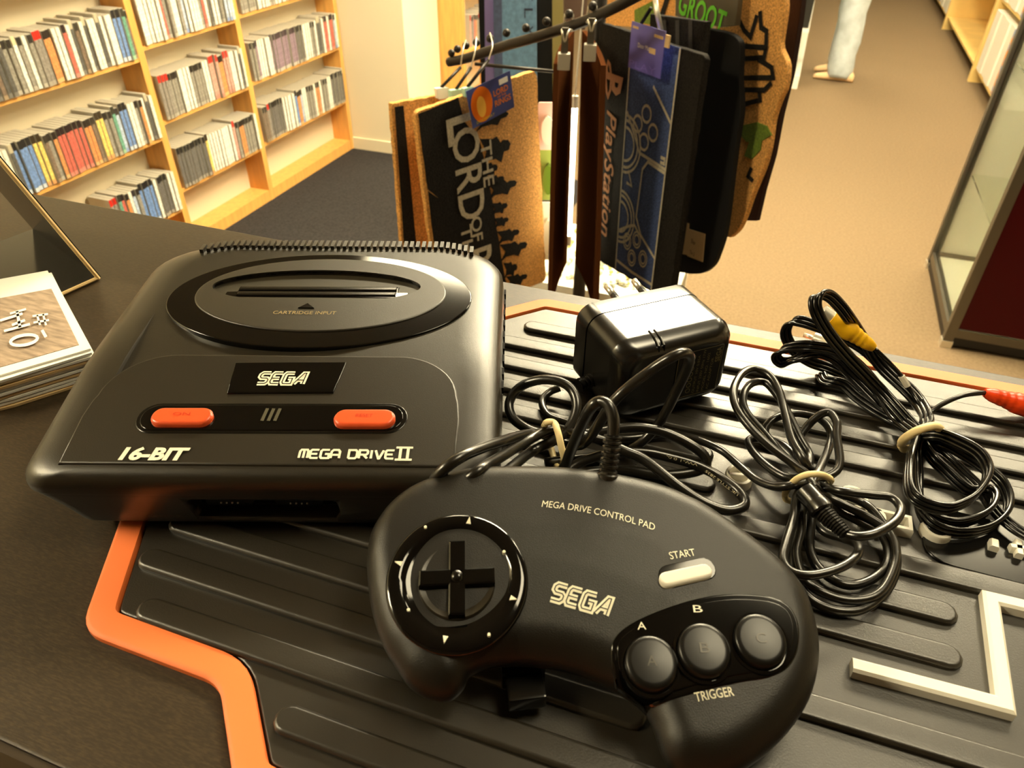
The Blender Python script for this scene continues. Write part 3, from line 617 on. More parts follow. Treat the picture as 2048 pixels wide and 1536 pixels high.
o, T, U = behind(.23, [(1480, -40), (1607, -40), (1598, 40), (1580, 150), (1560, 230), (1545, 310), (1525, 380), (1511, 442), (1474, 441), (1440, 430), (1440, 200)], 'dark brown doormat hanging last behind the coir finger mat', mat('dark brown coir', (.17, .1, .08), .9, spec=.2, bump=.6, bscale=300))
plate('price_label', o, [U(*p) for p in ((1490, 365), (1502, 362), (1490, 419), (1476, 418))], None, -.001, .0014, mat('pink label', (.9, .74, .62), .6), 0, T=T)
# cards above
o, T, U = behind(.13, [(1352, -45), (1480, -45), (1470, 52), (1440, 55), (1350, 32)], 'x', mat('dark olive card', (.3, .27, .2), .5)); o.name = 'hang_tag'; tag(o, 'dark hang tag with green lettering at the top of the photo', 'hang tag')
text('lettering', o, 'GROOT', lambda x, y: T(*(Vector(U(1357, 27)) + Vector((x, y - .10 * x))), .002), Vector(U(1459, 10))[0] - U(1357, 27)[0], .05, mat('bright green print', (.36, .72, .12), .5), shear=.2, bold=.02)
o, T, U = behind(.3, [(1200, -45), (1350, -45), (1345, 60), (1210, 50)], 'coir doormat with orange and green patches behind the rack arm', coir)
plate('green_patch', o, [U(*p) for p in ((1270, 20), (1310, 0), (1312, 50), (1270, 45))], None, -.001, .002, coirgr, 0, T=T); g = G(); ribbon(g, [U(1345, -30), U(1322, 40)], .02, lambda x, y: T(x, y, .003)); g.build('black_shape', o, coirdk)
hk = thing('mat_hanger', 'plated strap hanger above the purple tag', 'hanger', on_plane(1310, -10, PP - NP * .02, NP))
g = G(); g.tube([on_plane(u, v, PP - NP * .02, NP) for u, v in ((1308, -25), (1313, 20), (1322, 60))], .006, 8); g.build('strap', hk, metal, smooth=True)
G().tube([on_plane(u, v, PP + NP * .02, NP) for u, v in ((1302, 16), (1283, 46))], .004, 8).build('tie', hk, matback, smooth=True)
# far hanging mats behind the arm
NF = Vector((.25, -.97, 0)).normalized(); PF = Vector((-.9, 3.1, 0))
def far(poly, lab, m, off=0):
    c = [on_plane(u, v, PF + NF * off, NF) for u, v in poly]; q = Quad(*c); o = plate('doormat', None, rr(0, 0, 1, 1, .02, .3), None, -.014, 0, m, .002, T=q); return tag(o, lab, 'doormat'), q
far([(955, -60), (984, -60), (984, 260), (965, 260)], 'narrow black mat edge left of the purple and blue mats', matback, .0)
far([(968, -60), (990, -60), (992, 260), (972, 260)], 'purple mat edge beside the blue doormat', mat('purple coir', (.45, .4, .6), .9), .03)
fo, fq = far([(986, -60), (1072, -60), (1075, 300), (990, 300)], 'blue doormat with dark lettering hanging behind the rack arm', mat('teal blue coir', (.3, .42, .52), .9, bump=.6, bscale=200, var=.2, vscale=60), .06)
plate('dark_edge', fo, [(0, 0), (.2, 0), (.2, 1), (0, 1)], None, -.001, .002, mat('slate coir', (.2, .24, .34), .9, var=.2, vscale=60), 0, T=fq)
for k, s_ in enumerate('TLY'): text('lettering', fo, s_, down(fq, .72, .1 + .09 * k, .003), .05 * fq.L, .2 * fq.W, mat('dark blue ink', (.08, .1, .16), .9))
far([(1070, -60), (1108, -60), (1108, 330), (1074, 330)], 'black mat right of the blue doormat', matback, .04)
far([(1104, -60), (1126, -60), (1128, 330), (1106, 330)], 'olive edged mat right of the black mat', mat('olive coir', (.42, .38, .2), .9), .07)
far([(1122, -60), (1180, -60), (1170, 60), (1124, 60)], 'dark brown mat above the ball stops at top of photo', mat('dark brown card', (.25, .17, .12), .8), .02)
# blister packs and a white trinket table below the mats
tz = .40
tt = thing('trinket_table', 'low white display table full of beads under the hanging mats', 'table', (-.46, 2.28, 0))
TM = Matrix.Translation((-.46, 2.28, 0))
box('table_top', (-.32, -.22, tz - .03), (.26, .26, tz), tt, white, .004, M=TM)
for sx in (-.29, .23):
    for sy in (-.19, .23): box('leg', (sx - .02, sy - .02, 0), (sx + .02, sy + .02, tz - .03), tt, white, M=TM)
g = G(); beadm = [mat('pearl bead', (.95, .93, .82), .2), mat('yellow bead', (.85, .8, .5), .25), mat('clear bead', (.75, .75, .68), .15)]
for k in range(170):
    c = TM @ Vector((random.uniform(-.30, .24), random.uniform(-.20, .24), tz + .0105)); sphere(g, c, random.uniform(.007, .010), 7, random.randrange(3))
tag(g.build('beads', None, beadm, smooth=True), 'scattered pearl and yellow glass beads on the white table', 'beads', kind='stuff')
for k, (u0, u1, v0, v1, cm, lab) in enumerate(((1076, 1104, 205, 300, (.9, .75, .72), 'pink blister pack behind the edge-on mats'), (1080, 1102, 300, 400, (.55, .62, .3), 'green blister pack below the pink one'), (1080, 1100, 405, 520, (.93, .92, .85), 'white blister pack lowest behind the edge-on mats'))):
    q = Quad(*[on_plane(u, v, Vector((-.52, 2.0, 0)), Vector((.25, -.97, 0)).normalized()) for u, v in ((u0, v0), (u1 + 12, v0), (u1 + 12, v1), (u0, v1))])
    o = plate('blister_pack', None, rr(0, 0, 1, 1, .08, .5), None, -.004, 0, mat('pack %d' % k, cm, .4), .001, T=q); tag(o, lab, 'package')
    plate('bubble', o, ell(.5, .55, .32, .3, 20), None, 0, .018, mat('bubble %d' % k, [(.85, .8, .75), (.35, .45, .15), (.85, .83, .75)][k], .15), .004, T=q)
# ------------------------------------------------------------------ counter mat (rubber, game-controller look)
MT = .0045
mx = thing('counter_mat', 'black ribbed rubber counter mat with orange rim and white raised symbols', 'mat', (.0, .25, HC))
ang = math.radians(.9)
outl = [(-.268, .178), (-.2295, .1085), (-.1600, .1090), (-.1285, .0770), (.34, .0770), (.36, .10), (.36, .42), (.34, .4425), (-.1335, .4360), (-.20, .365), (-.268, .29)]
def rounded(poly, r, n=5):
    P = [Vector(p) for p in poly]; out = []
    for i in range(len(P)):
        a, b, c = P[i - 1], P[i], P[(i + 1) % len(P)]; u_, w_ = (a - b).normalized(), (c - b).normalized(); th = math.acos(max(-1, min(1, u_.dot(w_)))); t = min(r / math.tan(th / 2), (a - b).length * .45, (c - b).length * .45)
        p, q = b + u_ * t, b + w_ * t
        out += [p.lerp(b, k / n).lerp(b.lerp(q, k / n), k / n) for k in range(n + 1)]
    return out
rim_o = rounded(outl, .018)
rim_o = ccw(rim_o); rim_i = offset(rim_o, .0122); rim_b = offset(rim_o, .002)
Z = lambda p, h: Vector((p.x, p.y, HC + h))
g = G(); g.rings([[Z(p, .0002) for p in rim_o], [Z(p, MT - .0015) for p in rim_o], [Z(p, MT) for p in rim_b], [Z(p, MT) for p in offset(rim_o, .0118)], [Z(p, MT - .001) for p in rim_i], [Z(p, .0002) for p in rim_i]], closed=True)
g.build('rim', mx, orange, angle=50)
g = G(); pi_ = offset(rim_o, .0132); g.rings([[Z(p, .0002) for p in pi_], [Z(p, MT - .0018) for p in pi_], [Z(p, MT - .0012) for p in offset(rim_o, .0142)]]); g.build('base_sheet', mx, rub, angle=50)
yb = lambda k, x: .1000 + .0223 * k + .016 * (x + .1)
def bar(x0, x1, k, hgt=.0026):
    r = .0058; y0, y1 = yb(k, x0) + r, yb(k, x1) + r
    plate('rib', mx, pill(x0 + r, y0, x1 - r, y1, r, 6), lambda x, y: HC, MT - .0014, MT + hgt - .0008, rub, .0014)
spans = {0: [(-.131, .33)], 1: [(-.214, .33)], 2: [(-.233, .0)], 3: [(-.235, .02)], 4: [(-.24, .05)], 5: [(-.24, .115)], 6: [(-.24, .1155)], 7: [(-.24, .33)], 8: [(-.0, .012), (.155, .33)], 9: [(-.0, .006), (.155, .33)], 10: [(-.22, .33)], 11: [(-.22, .33)], 12: [(-.2, .33)], 13: [(-.134, .33)]}
spans[8] = [(-.24, .008), (.158, .33)]; spans[9] = [(-.24, .004), (.158, .33)]
for k, ss in spans.items():
    for a, b in ss: bar(a, b, k)
bar(.07, .33, 3.3) if False else bar(.05, .33, 3.0) if False else None
for yy, a, b in ((.1735, .03, .33),): 
    kk_ = (yy - .1 - .016 * (.18)) / .0223; bar(a, b, kk_)
def raised(name, pts, w, closed=False, h=.004):
    g = G(); P = [Vector((a, b)) for a, b in pts]; n = len(P); L, R_ = [], []
    for i in range(n):
        a = P[i - 1] if (i or closed) else None; c = P[(i + 1) % n] if (i < n - 1 or closed) else None
        t1 = (P[i] - a).normalized() if a is not None else (c - P[i]).normalized(); t2 = (c - P[i]).normalized() if c is not None else t1
        n1 = Vector((-t1.y, t1.x)); q = n1 + Vector((-t2.y, t2.x)); q = q / max(.5, q.dot(n1)); L.append(P[i] + q * w / 2); R_.append(P[i] - q * w / 2)
    ins = lambda i, f: L[i].lerp(R_[i], f)
    rs = [[Z(L[i], MT - .0015), Z(L[i], MT + h - .001), Z(ins(i, .18), MT + h), Z(ins(i, .82), MT + h), Z(R_[i], MT + h - .001), Z(R_[i], MT - .0015)] for i in range(n)]
    g.rings(rs, closed=closed); return g.build(name, mx, whrub, angle=40)
raised('corner_bracket', [(.0722, .2010), (.1268, .2032), (.1288, .2560), (.20, .2585)], .0066)
raised('ring_symbol', [(p.x, p.y) for p in ell(.0182, .295, .0058, .0068, 20)], .0024, True); raised('ring_bar', [(.0128, .2935), (.0238, .2965)], .0024)
raised('square_symbol', [(.076, .2935), (.0985, .2935), (.0985, .2855), (.077, .2845)], .0026)
raised('ring_symbol', [(p.x, p.y) for p in ell(.073, .2985, .006, .007, 20)], .0026, True); raised('ring_symbol', [(p.x, p.y) for p in ell(.083, .289, .004, .0045, 16)], .0024, True)
raised('ring_symbol', [(p.x, p.y) for p in ell(.1105, .291, .0058, .006, 20)], .0024, True)
raised('cross_symbol', [(.1415, .2910), (.1488, .2918)], .0034); raised('cross_symbol', [(.1455, .2960), (.1448, .2868)], .0034)
raised('dash_symbol', [(.135, .2925), (.1345, .2875)], .004)
plate('sunken_pad', mx, [Vector((a, b)) for a, b in rr(.105, .272, .156, .31, .012, .8)], lambda x, y: HC, MT - .0014, MT + .0004, satin, .0005)
# ------------------------------------------------------------------ console
CY = yaw2w(-.114, .32, MT + .0022)
cs = thing('game_console', 'black sixteen bit cartridge games console with two red buttons', 'games console', CY, YAW)
CM = cs.matrix_world.copy()
def zt(y): return float(np.interp(y, [-.095, -.0125, .09], [.0345, .0480, .0530]))
zfun = lambda x, y: zt(y)
TC = lambda x, y, h: CM @ Vector((x, y, zt(y) + h))
def ring(w, yf, yb_, rf, rb_, z=None, dz=None):
    return [CM @ Vector((p.x, p.y, z if z is not None else zt(p.y) + dz)) for p in rrect(w, w, yf, yb_, rf, rb_)]
g = G()
rs = [ring(.092, -.083, .096, .012, .02, z=.0005), ring(.094, -.085, .098, .012, .022, z=.003), ring(.1, -.0865, .101, .013, .026, z=.013), ring(.1065, -.0880, .104, .014, .03, z=.0215), ring(.1075, -.0882, .1045, .014, .03, z=.0225), ring(.1075, -.0882, .1045, .014, .03, z=.0235),
      ring(.1092, -.0886, .105, .014, .032, z=.0245), ring(.1092, -.0886, .105, .014, .032, z=.027), ring(.1080, -.0888, .105, .013, .032, dz=-.0075), ring(.1055, -.0885, .1045, .013, .032, dz=-.0042), ring(.1015, -.0875, .103, .012, .032, dz=-.0021), ring(.097, -.086, .101, .012, .031, dz=-.0009), ring(.091, -.084, .0985, .012, .03, dz=-.0002), ring(.084, -.081, .095, .012, .028, dz=0)]
g.rings(rs)
body = g.build('body', cs, blackp, angle=60)
def cut(o, a, b, bev=0):
    c = box('cut', a, b, None, gloss, bev, M=CM); boolean(o, c)
cut(body, (-.034, -.12, .007), (.035, -.076, .0205), .003)
body.data.polygons.foreach_set('use_smooth', [True] * len(body.data.polygons)); body.data.set_sharp_from_angle(angle=math.radians(45))
box('port_bay', (-.033, -.0775, .0075), (.034, -.0765, .020), cs, gloss, M=CM)
for i, x0 in enumerate((-.0175, .0150)):
    shell = plate('controller_port', cs, [Vector((x0 + a, b)) for a, b in ((-.0125, .0018), (.0125, .0018), (.0105, -.0058), (-.0105, -.0058))], None, -.001, .004, satin, .0004, T=lambda x, y, h: CM @ Vector((x, -.0775 - h, .0150 + y)))
    g = G()
    for r_, n_, off in ((0, 5, 0), (1, 4, .0012)):
        for k in range(n_): sphere(g, CM @ Vector((x0 - .0052 + off + k * .0026, -.0818, .0150 - .0028 * r_)), .0005, 6)
    g.build('pins', shell, metal)
for s_, x0 in (('CONTROL 1', -.056), ('CONTROL 2', .040)): text('port_lettering', cs, s_, lambda x, y: CM @ Vector((x0 + x, -.0862, .0065 + y)), .020, .0022, mat('faint print', (.28, .25, .2), .5))
# recessed front panel plate
pan = [Vector(p) for p in [(-.0885, -.0825), (.0885, -.0825)]] + [Vector((.0895 - .0, -.055)), Vector((.0885, -.045))] + [Vector((.056 + .0315 * math.cos(math.radians(a)), -.0425 + .0295 * math.sin(math.radians(a)))) for a in range(5, 91, 8)] + [Vector((-.056 + .0315 * math.cos(math.radians(a)), -.0425 + .0295 * math.sin(math.radians(a)))) for a in range(90, 180, 8)] + [Vector((-.0885, -.045)), Vector((-.0895, -.055))]
plate('front_panel', cs, pan, None, -.003, .0009, blackp, .0009, T=TC)
PH = .0010
badge = plate('badge', cs, [(-.0262, -.0195), (.0300, -.0185), (.0270, -.0395), (-.0245, -.0405)], None, -.001, PH + .0008, gloss, .0006, T=TC)
def lay(h, x0, y0): return lambda x, y: TC(x0 + x, y0 + y, h)
strokes('lettering', badge, 'SEGa', lambda e: lay(PH + .0011 + e, -.0112, -.0345), .0222, .0072, ink, w=.34, gap=.34, shear=.12, inline=(.065, gloss, .00012))
pl_ = plate('button_strip', cs, pill(-.0535, -.0560, .0555, -.0550, .0095, 12), None, -.001, PH + .0002, satin, .0006, T=TC)
plate('button_well', cs, pill(-.0530, -.0560, .0550, -.0550, .0078, 12), None, 0, PH + .0006, gloss, .0004, T=TC)
for x0, nm, tx in ((-.0405, 'power_button', 'ON'), (.0450, 'reset_button', 'RESET')):
    b_ = plate(nm, cs, pill(x0 - .0092, -.0572, x0 + .0092, -.0570, .0052, 10), None, 0, PH + .0032, redbtn, .0013, T=TC)
    text('embossed_lettering', b_, tx, lay(PH + .0034, x0 - .004, -.0575), .008, .0018, mat('dark red print', (.75, .2, .08), .4))
g = G()
for k in range(3):
    ribbon(g, [(-.0030 + k * .003, -.0582), (-.0022 + k * .003, -.0505)], .0016, lambda x, y: TC(x, y, PH + .0011))
g.build('indicator_slots', cs, mat('slot grey', (.3, .28, .22), .4))
text('lettering', cs, '16-BIT', lay(PH + .0005, -.0620, -.0812), .0305, .0076, ink, shear=.16, bold=.045)
strokes('lettering', cs, 'MEGA DRIVE', lambda e: lay(PH + .0005, .0185, -.0790), .0425, .0046, ink, w=.24, gap=.28, gw=1.0)
g = G()
for x_ in (.0638, .0672): ribbon(g, [(x_, -.0795), (x_, -.0727)], .0013, lambda x, y: TC(x, y, PH + .0005))
for y_ in (-.0795, -.0727): ribbon(g, [(.0617, y_), (.0693, y_)], .0011, lambda x, y: TC(x, y, PH + .0005))
g.build('numeral', cs, ink)
# oval deck
OC = (.0045, .0405)
o_ring = plate('oval_ring', cs, ell(*OC, .0862, .0478, 96), None, -.002, .0012, gloss, .0006, T=TC)
o_in = plate('oval_deck', cs, ell(OC[0], OC[1] + .0035, .0715, .0378, 96), None, -.002, .0020, blackp, .0008, T=TC)
rec = [Vector((p.x + .0005, p.y + .0505)) for p in ell(0, 0, .062, .0195, 60)]
rec = [Vector((p.x, max(p.y, .0365))) for p in rec]
rs_ = G(); pcw = ccw(rec); rs_.rings([[CM @ Vector((p.x, p.y, .0503)) for p in offset(pcw, .002)], [CM @ Vector((p.x, p.y, .08)) for p in pcw]])
c1 = rs_.build('cut', None, gloss)
for o in (o_in, o_ring, body):
    c2 = bpy.data.objects.new('cut', c1.data.copy()); COL.objects.link(c2); boolean(o, c2)
bpy.data.objects.remove(c1)
for o in (o_in, o_ring): o.data.polygons.foreach_set('use_smooth', [True] * len(o.data.polygons)); o.data.set_sharp_from_angle(angle=math.radians(35))
fl = plate('slot_floor', cs, offset(pcw, .0015), None, .0500, .0507, mat('recess grey', (.17, .15, .105), .4), 0, T=lambda x, y, h: CM @ Vector((x, y, h)))
plate('cartridge_slot', cs, [(-.051, .0405), (.054, .0415), (.054, .0475), (.048, .0475), (.048, .0535), (-.045, .053), (-.045, .0475), (-.051, .047)], None, .0501, .0511, gloss, .0004, T=lambda x, y, h: CM @ Vector((x, y, h)))
for a in (.0420, .0478): plate('slot_flap', cs, [(-.044, a), (.047, a + .0008), (.047, a + .0052), (-.044, a + .0044)], None, .0505, .0519, satin, .0006, T=lambda x, y, h: CM @ Vector((x, y, h)))
text('embossed_lettering', cs, 'CARTRIDGE INPUT', lay(.0023, -.0175, .0215), .0345, .0030, mat('raised print', (.62, .54, .36), .5))
plate('arrow_mark', cs, [(-.005, .0275), (.004, .0275), (-.0005, .0322)], None, .001, .0026, satin, .0002, T=TC)
# rear vent fins, one mesh shared
fin = G().box((-.0011, -.004, -.008), (.0011, .004, .0026)); fme = bpy.data.meshes.new('vent_fin'); fme.from_pydata(fin.v, [], fin.f); fme.materials.append(blackp)
for k in range(45):
    x = -.080 + k * .168 / 44; o = bpy.data.objects.new('vent_fin', fme); COL.objects.link(o); o.parent = cs; yy = .1015 - .9 * max(0, abs(x - .004) - .065) ** 1.25
    o.matrix_local = Matrix.Translation((x, yy, zt(.09) - .0005))
g = G()
for k in range(9):
    g.box((.1085, -.02 + k * .012, .030), (.1097, -.014 + k * .012, .034), M=CM)
g.build('side_slots', cs, matback)
# ------------------------------------------------------------------ control pad
PK, PZ, PYY = .26, .050, .25
def padp_(u, v, h=0):                        # photo point -> pad plane coords (x, y in the yaw frame); h above plane
    r = RZ.to_3x3().transposed() @ Vector(ray(u, v)); t = (PZ + h - PK * PYY - .27) / (r.z - PK * r.y); return Vector((r.x * t, r.y * t))
cp = thing('control_pad', 'black three button control pad lying in front of the console', 'game controller', yaw2w(.03, .175, .012), YAW)
def TP(x, y, h): return yaw2w(x, y, PZ + PK * (y - PYY) + h)
sil = [(734, 1140), (734, 1116), (741, 1077), (754, 1050), (778, 1018), (817, 986), (866, 964), (934, 947), (1017, 942), (1115, 944), (1188, 952), (1261, 964), (1335, 984), (1408, 1018), (1481, 1067), (1540, 1113), (1584, 1155), (1613, 1199), (1630, 1252), (1637, 1301), (1633, 1350), (1618, 1399), (1589, 1448), (1550, 1492), (1501, 1530), (1450, 1556), (1395, 1560), (1352, 1545), (1325, 1510), (1310, 1467), (1293, 1428), (1262, 1399), (1218, 1372), (1169, 1350), (1120, 1336), (1061, 1328), (1003, 1328), (964, 1336), (939, 1350), (929, 1372), (910, 1392), (886, 1399), (851, 1392), (817, 1370), (793, 1336), (768, 1296), (749, 1243), (739, 1194)]
po = ccw([p.to_2d() for p in cr([padp_(u, v).to_3d() for u, v in sil], 3, True)])
def domed(name, parent, poly, T, hf, m, step=.0016, hb=None):
    n = len(poly); pts = list(poly); PA = np.array([(p.x, p.y) for p in poly]); PB = np.roll(PA, -1, 0)
    def dist(Q):
        d = np.full(len(Q), 1e9)
        for a, b in zip(PA, PB):
            ab = b - a; t = np.clip(((Q - a) @ ab) / max(1e-12, ab @ ab), 0, 1); d = np.minimum(d, np.linalg.norm(Q - a - t[:, None] * ab, axis=1))
        return d
    def inside(Q):
        c = np.zeros(len(Q), bool)
        for a, b in zip(PA, PB):
            k = ((a[1] > Q[:, 1]) != (b[1] > Q[:, 1])) & (Q[:, 0] < (b[0] - a[0]) * (Q[:, 1] - a[1]) / (b[1] - a[1] + 1e-15) + a[0]); c ^= k
        return c
    x0, y0 = PA.min(0); x1, y1 = PA.max(0); gx, gy = np.meshgrid(np.arange(x0, x1, step), np.arange(y0, y1, step)); gx[1::2] += step / 2; Q = np.stack([gx.ravel(), gy.ravel()], 1)
    Q = Q[inside(Q)]; d = dist(Q); Q = Q[d > step * 1.6]
    for dd in (.0004, .0012):
        O = np.array([(p.x, p.y) for p in offset(poly, dd)]); pts += [Vector(q) for q in O]
    pts += [Vector(q) for q in Q]
    r = geometry.delaunay_2d_cdt(pts, [(i, (i + 1) % n) for i in range(n)], [], 1, 1e-7)
    V2 = np.array([(p.x, p.y) for p in r[0]]); D = dist(V2); on = np.zeros(len(V2), bool)
    g = G(); top = [T(p[0], p[1], hf(dd, p[0], p[1])) for p, dd in zip(V2, D)]
    g.add(top, [tuple(f) for f in r[2]])
    if hb:
        k = len(top); bmap = {}; bot = []
        for i, (p, dd) in enumerate(zip(V2, D)):
            if dd < 1e-6: bmap[i] = i
            else: bmap[i] = k + len(bot); bot.append(T(p[0], p[1], hb(dd, p[0], p[1])))
        g.v += [tuple(p) for p in bot]; fs = [tuple(bmap[j] for j in f[::-1]) for f in r[2]]; g.f += fs; g.mi += [0] * len(fs)
    return g.build(name, parent, m, smooth=True)
def hp(d, x=0, y=0):
    R_ = .0105; a = min(1, d / R_); e = .0095 * math.sqrt(max(0, 1 - (1 - a) ** 2)); return e + .0020 * min(1, max(0, d - .003) / .03)
pad = domed('shell', cp, po, TP, hp, padp, hb=lambda d, x, y: -.0090 * math.sqrt(max(0, 1 - (1 - min(1, d / .009)) ** 2)))
_PO = np.array([(p.x, p.y) for p in po]); _PB = np.roll(_PO, -1, 0)
def hsurf(x, y):
    q = np.array((x, y)); ab = _PB - _PO; t = np.clip(((q - _PO) * ab).sum(1) / np.maximum(1e-12, (ab * ab).sum(1)), 0, 1); return hp(float(np.min(np.linalg.norm(q - _PO - t[:, None] * ab, axis=1))))
HS = .0112
TPS = lambda x, y, h: TP(x, y, hsurf(x, y) + h)
pp_ = lambda u, v: padp_(u, v, HS)
rc = pp_(914, 1160)
def annulus(name, parent, c, prof, m, n=64):
    g = G(); g.rings([[TP(c.x + r * math.cos(2 * math.pi * k / n), c.y + r * math.sin(2 * math.pi * k / n), h) for k in range(n)] for r, h in prof], cap0=False, cap1=True); return g.build(name, parent, m, angle=50)
annulus('dpad_ring', cp, rc, [(.0272, .0105), (.0270, .0114), (.0262, .0121), (.0245, .0126), (.0225, .0126), (.0208, .0120), (.0205, .0112), (.0190, .0106), (.0165, .0101), (.0158, .0096), (.0155, .0080), (.001, .0080)], gloss)
dp = annulus('dpad', cp, rc, [(.0149, .0085), (.0149, .0105), (.0143, .0112), (.010, .0100), (.001, .0096)], mat('dpad disc', (.16, .14, .10), .3))
cr_ = G(); pa_ = math.radians(3)
for a in (0, 90):
    M2 = Matrix.Rotation(pa_ + math.radians(a), 2)
    pl2 = [rc + M2 @ Vector(q) for q in ((-.0144, -.0031), (.0144, -.0031), (.0144, .0031), (-.0144, .0031))]
    lo = ccw(pl2); hi = offset(lo, .0006); cr_.rings([[TP(p.x, p.y, .009) for p in lo], [TP(p.x, p.y, .0122 + (p - rc).length * .06) for p in lo], [TP(p.x, p.y, .0127 + (p - rc).length * .06) for p in hi]])
cross = cr_.build('dpad_cross', dp, gloss, angle=30)
annulus('centre_dome', dp, rc, [(.0026, .0124), (.0022, .0138), (.0012, .0143), (.0004, .0144)], satin, 16)
g = G()
for (u, v), k in (((938, 1043), 0), ((1026, 1198), 0), ((890, 1279), 0), ((851, 1056), 1), ((1008, 1104), 1), ((817, 1220), 1), ((978, 1271), 1), ((798, 1127), 0)):
    p = padp_(u, v, .0125); r = .0014 if not k else .0006
    d_ = (p - rc).normalized(); s_ = Vector((-d_.y, d_.x))
    poly = [p + d_ * r * 1.2, p - d_ * r * .8 + s_ * r * .7, p - d_ * r * .8 - s_ * r * .7] if not k else ell(p.x, p.y, r, r, 10)
    poly = ccw([Vector(q) for q in poly]); g.rings([[TP(q.x, q.y, .0095) for q in poly], [TP(q.x, q.y, .0133 if (q - rc).length > .0225 else .0128) for q in poly]])
g.build('direction_marks', cp, ink)
c6 = lambda x, y: (700 + x / 2.048, 940 + y / 2.048)
kid = [(1070, 740), (1085, 680), (1150, 625), (1280, 570), (1450, 522), (1600, 508), (1720, 515), (1800, 550), (1840, 620), (1840, 720), (1800, 800), (1720, 845), (1600, 868), (1450, 902), (1330, 930), (1250, 935), (1170, 905), (1100, 840)]
kp = ccw([q.to_2d() for q in cr([pp_(*c6(*p)).to_3d() for p in kid], 4, True)])
bez = plate('button_bezel', cp, kp, None, -.002, .0006, gloss, .0007, T=TPS)
plate('bezel_dish', cp, offset(kp, .0022), None, -.001, .0009, gloss, .0004, T=TPS)
for (x, y), s_ in (((1237, 778), 'A'), ((1451, 733), 'B'), ((1682, 692), 'C')):
    c = padp_(*c6(x, y), HS + .003); hz = hsurf(c.x, c.y)
    b_ = annulus('button', cp, c, [(.0093, hz + .0002), (.0093, hz + .0028), (.0086, hz + .0036), (.0070, hz + .0039), (.001, hz + .0041)], mat('button plastic', (.05, .044, .034), .3, spec=.4), 40)
    text('embossed_lettering', b_, s_, lambda a, b: TP(c.x - .0018 + a, c.y - .0018 + b, hz + .0043), .0036, .0034, mat('raised grey print', (.22, .2, .15), .35))
    annulus('button_collar', cp, c, [(.0108, hz), (.0108, hz + .0012), (.0098, hz + .0014), (.0096, hz + .0004)], gloss, 40)
for uv0, s_, w_ in (((1275, 1261), 'A', .0032), ((1386, 1230), 'B', .0034)):
    p = pp_(*uv0); text('lettering', cp, s_, lambda a, b: TPS(p.x + a, p.y + b, .0014), w_, .0026, ink)
def dirmap(u0, v0, u1, v1, h=.0003, arc=0):
    a, b = pp_(u0, v0), pp_(u1, v1); L_ = (b - a).length; ex = (b - a).normalized(); ey = Vector((-ex.y, ex.x))
    return (lambda x, y: (lambda q: TPS(q.x, q.y, h))(a + ex * x + ey * (y + arc * (1 - (2 * x / L_ - 1) ** 2)))), L_
f_, L_ = dirmap(1083, 1014, 1309, 1062, arc=.0016); text('lettering', cp, 'MEGA DRIVE CONTROL PAD', f_, L_, .0031, ink)
f_, L_ = dirmap(1341, 1121, 1392, 1112); text('lettering', cp, 'START', f_, L_, .0030, ink, bold=.004)
f_, L_ = dirmap(1393, 1402, 1470, 1390); text('lettering', cp, 'TRIGGER', f_, L_, .0030, ink, bold=.008)
a, b = pp_(1101, 1197), pp_(1212, 1229); Ls = (b - a).length; ex = (b - a).normalized(); ey = Vector((-ex.y, ex.x))
strokes('lettering', cp, 'SEGa', lambda e: (lambda x, y: (lambda q: TPS(q.x, q.y, .0003 + e))(a + ex * x + ey * y)), Ls, .0062, ink, w=.34, gap=.36, shear=.15, inline=(.065, padp, .00012))
s0, s1 = pp_(1340, 1154), pp_(1408, 1138)
plate('start_well', cp, pill(s0.x, s0.y, s1.x, s1.y, .0046, 8), None, -.001, .0003, gloss, .0003, T=TPS)
s0, s1 = padp_(1334, 1157, HS + .002), padp_(1410, 1140, HS + .002)
plate('start_button', cp, pill(s0.x, s0.y, s1.x, s1.y, .0029, 8), None, 0, .0020, whrub, .0009, T=TPS)
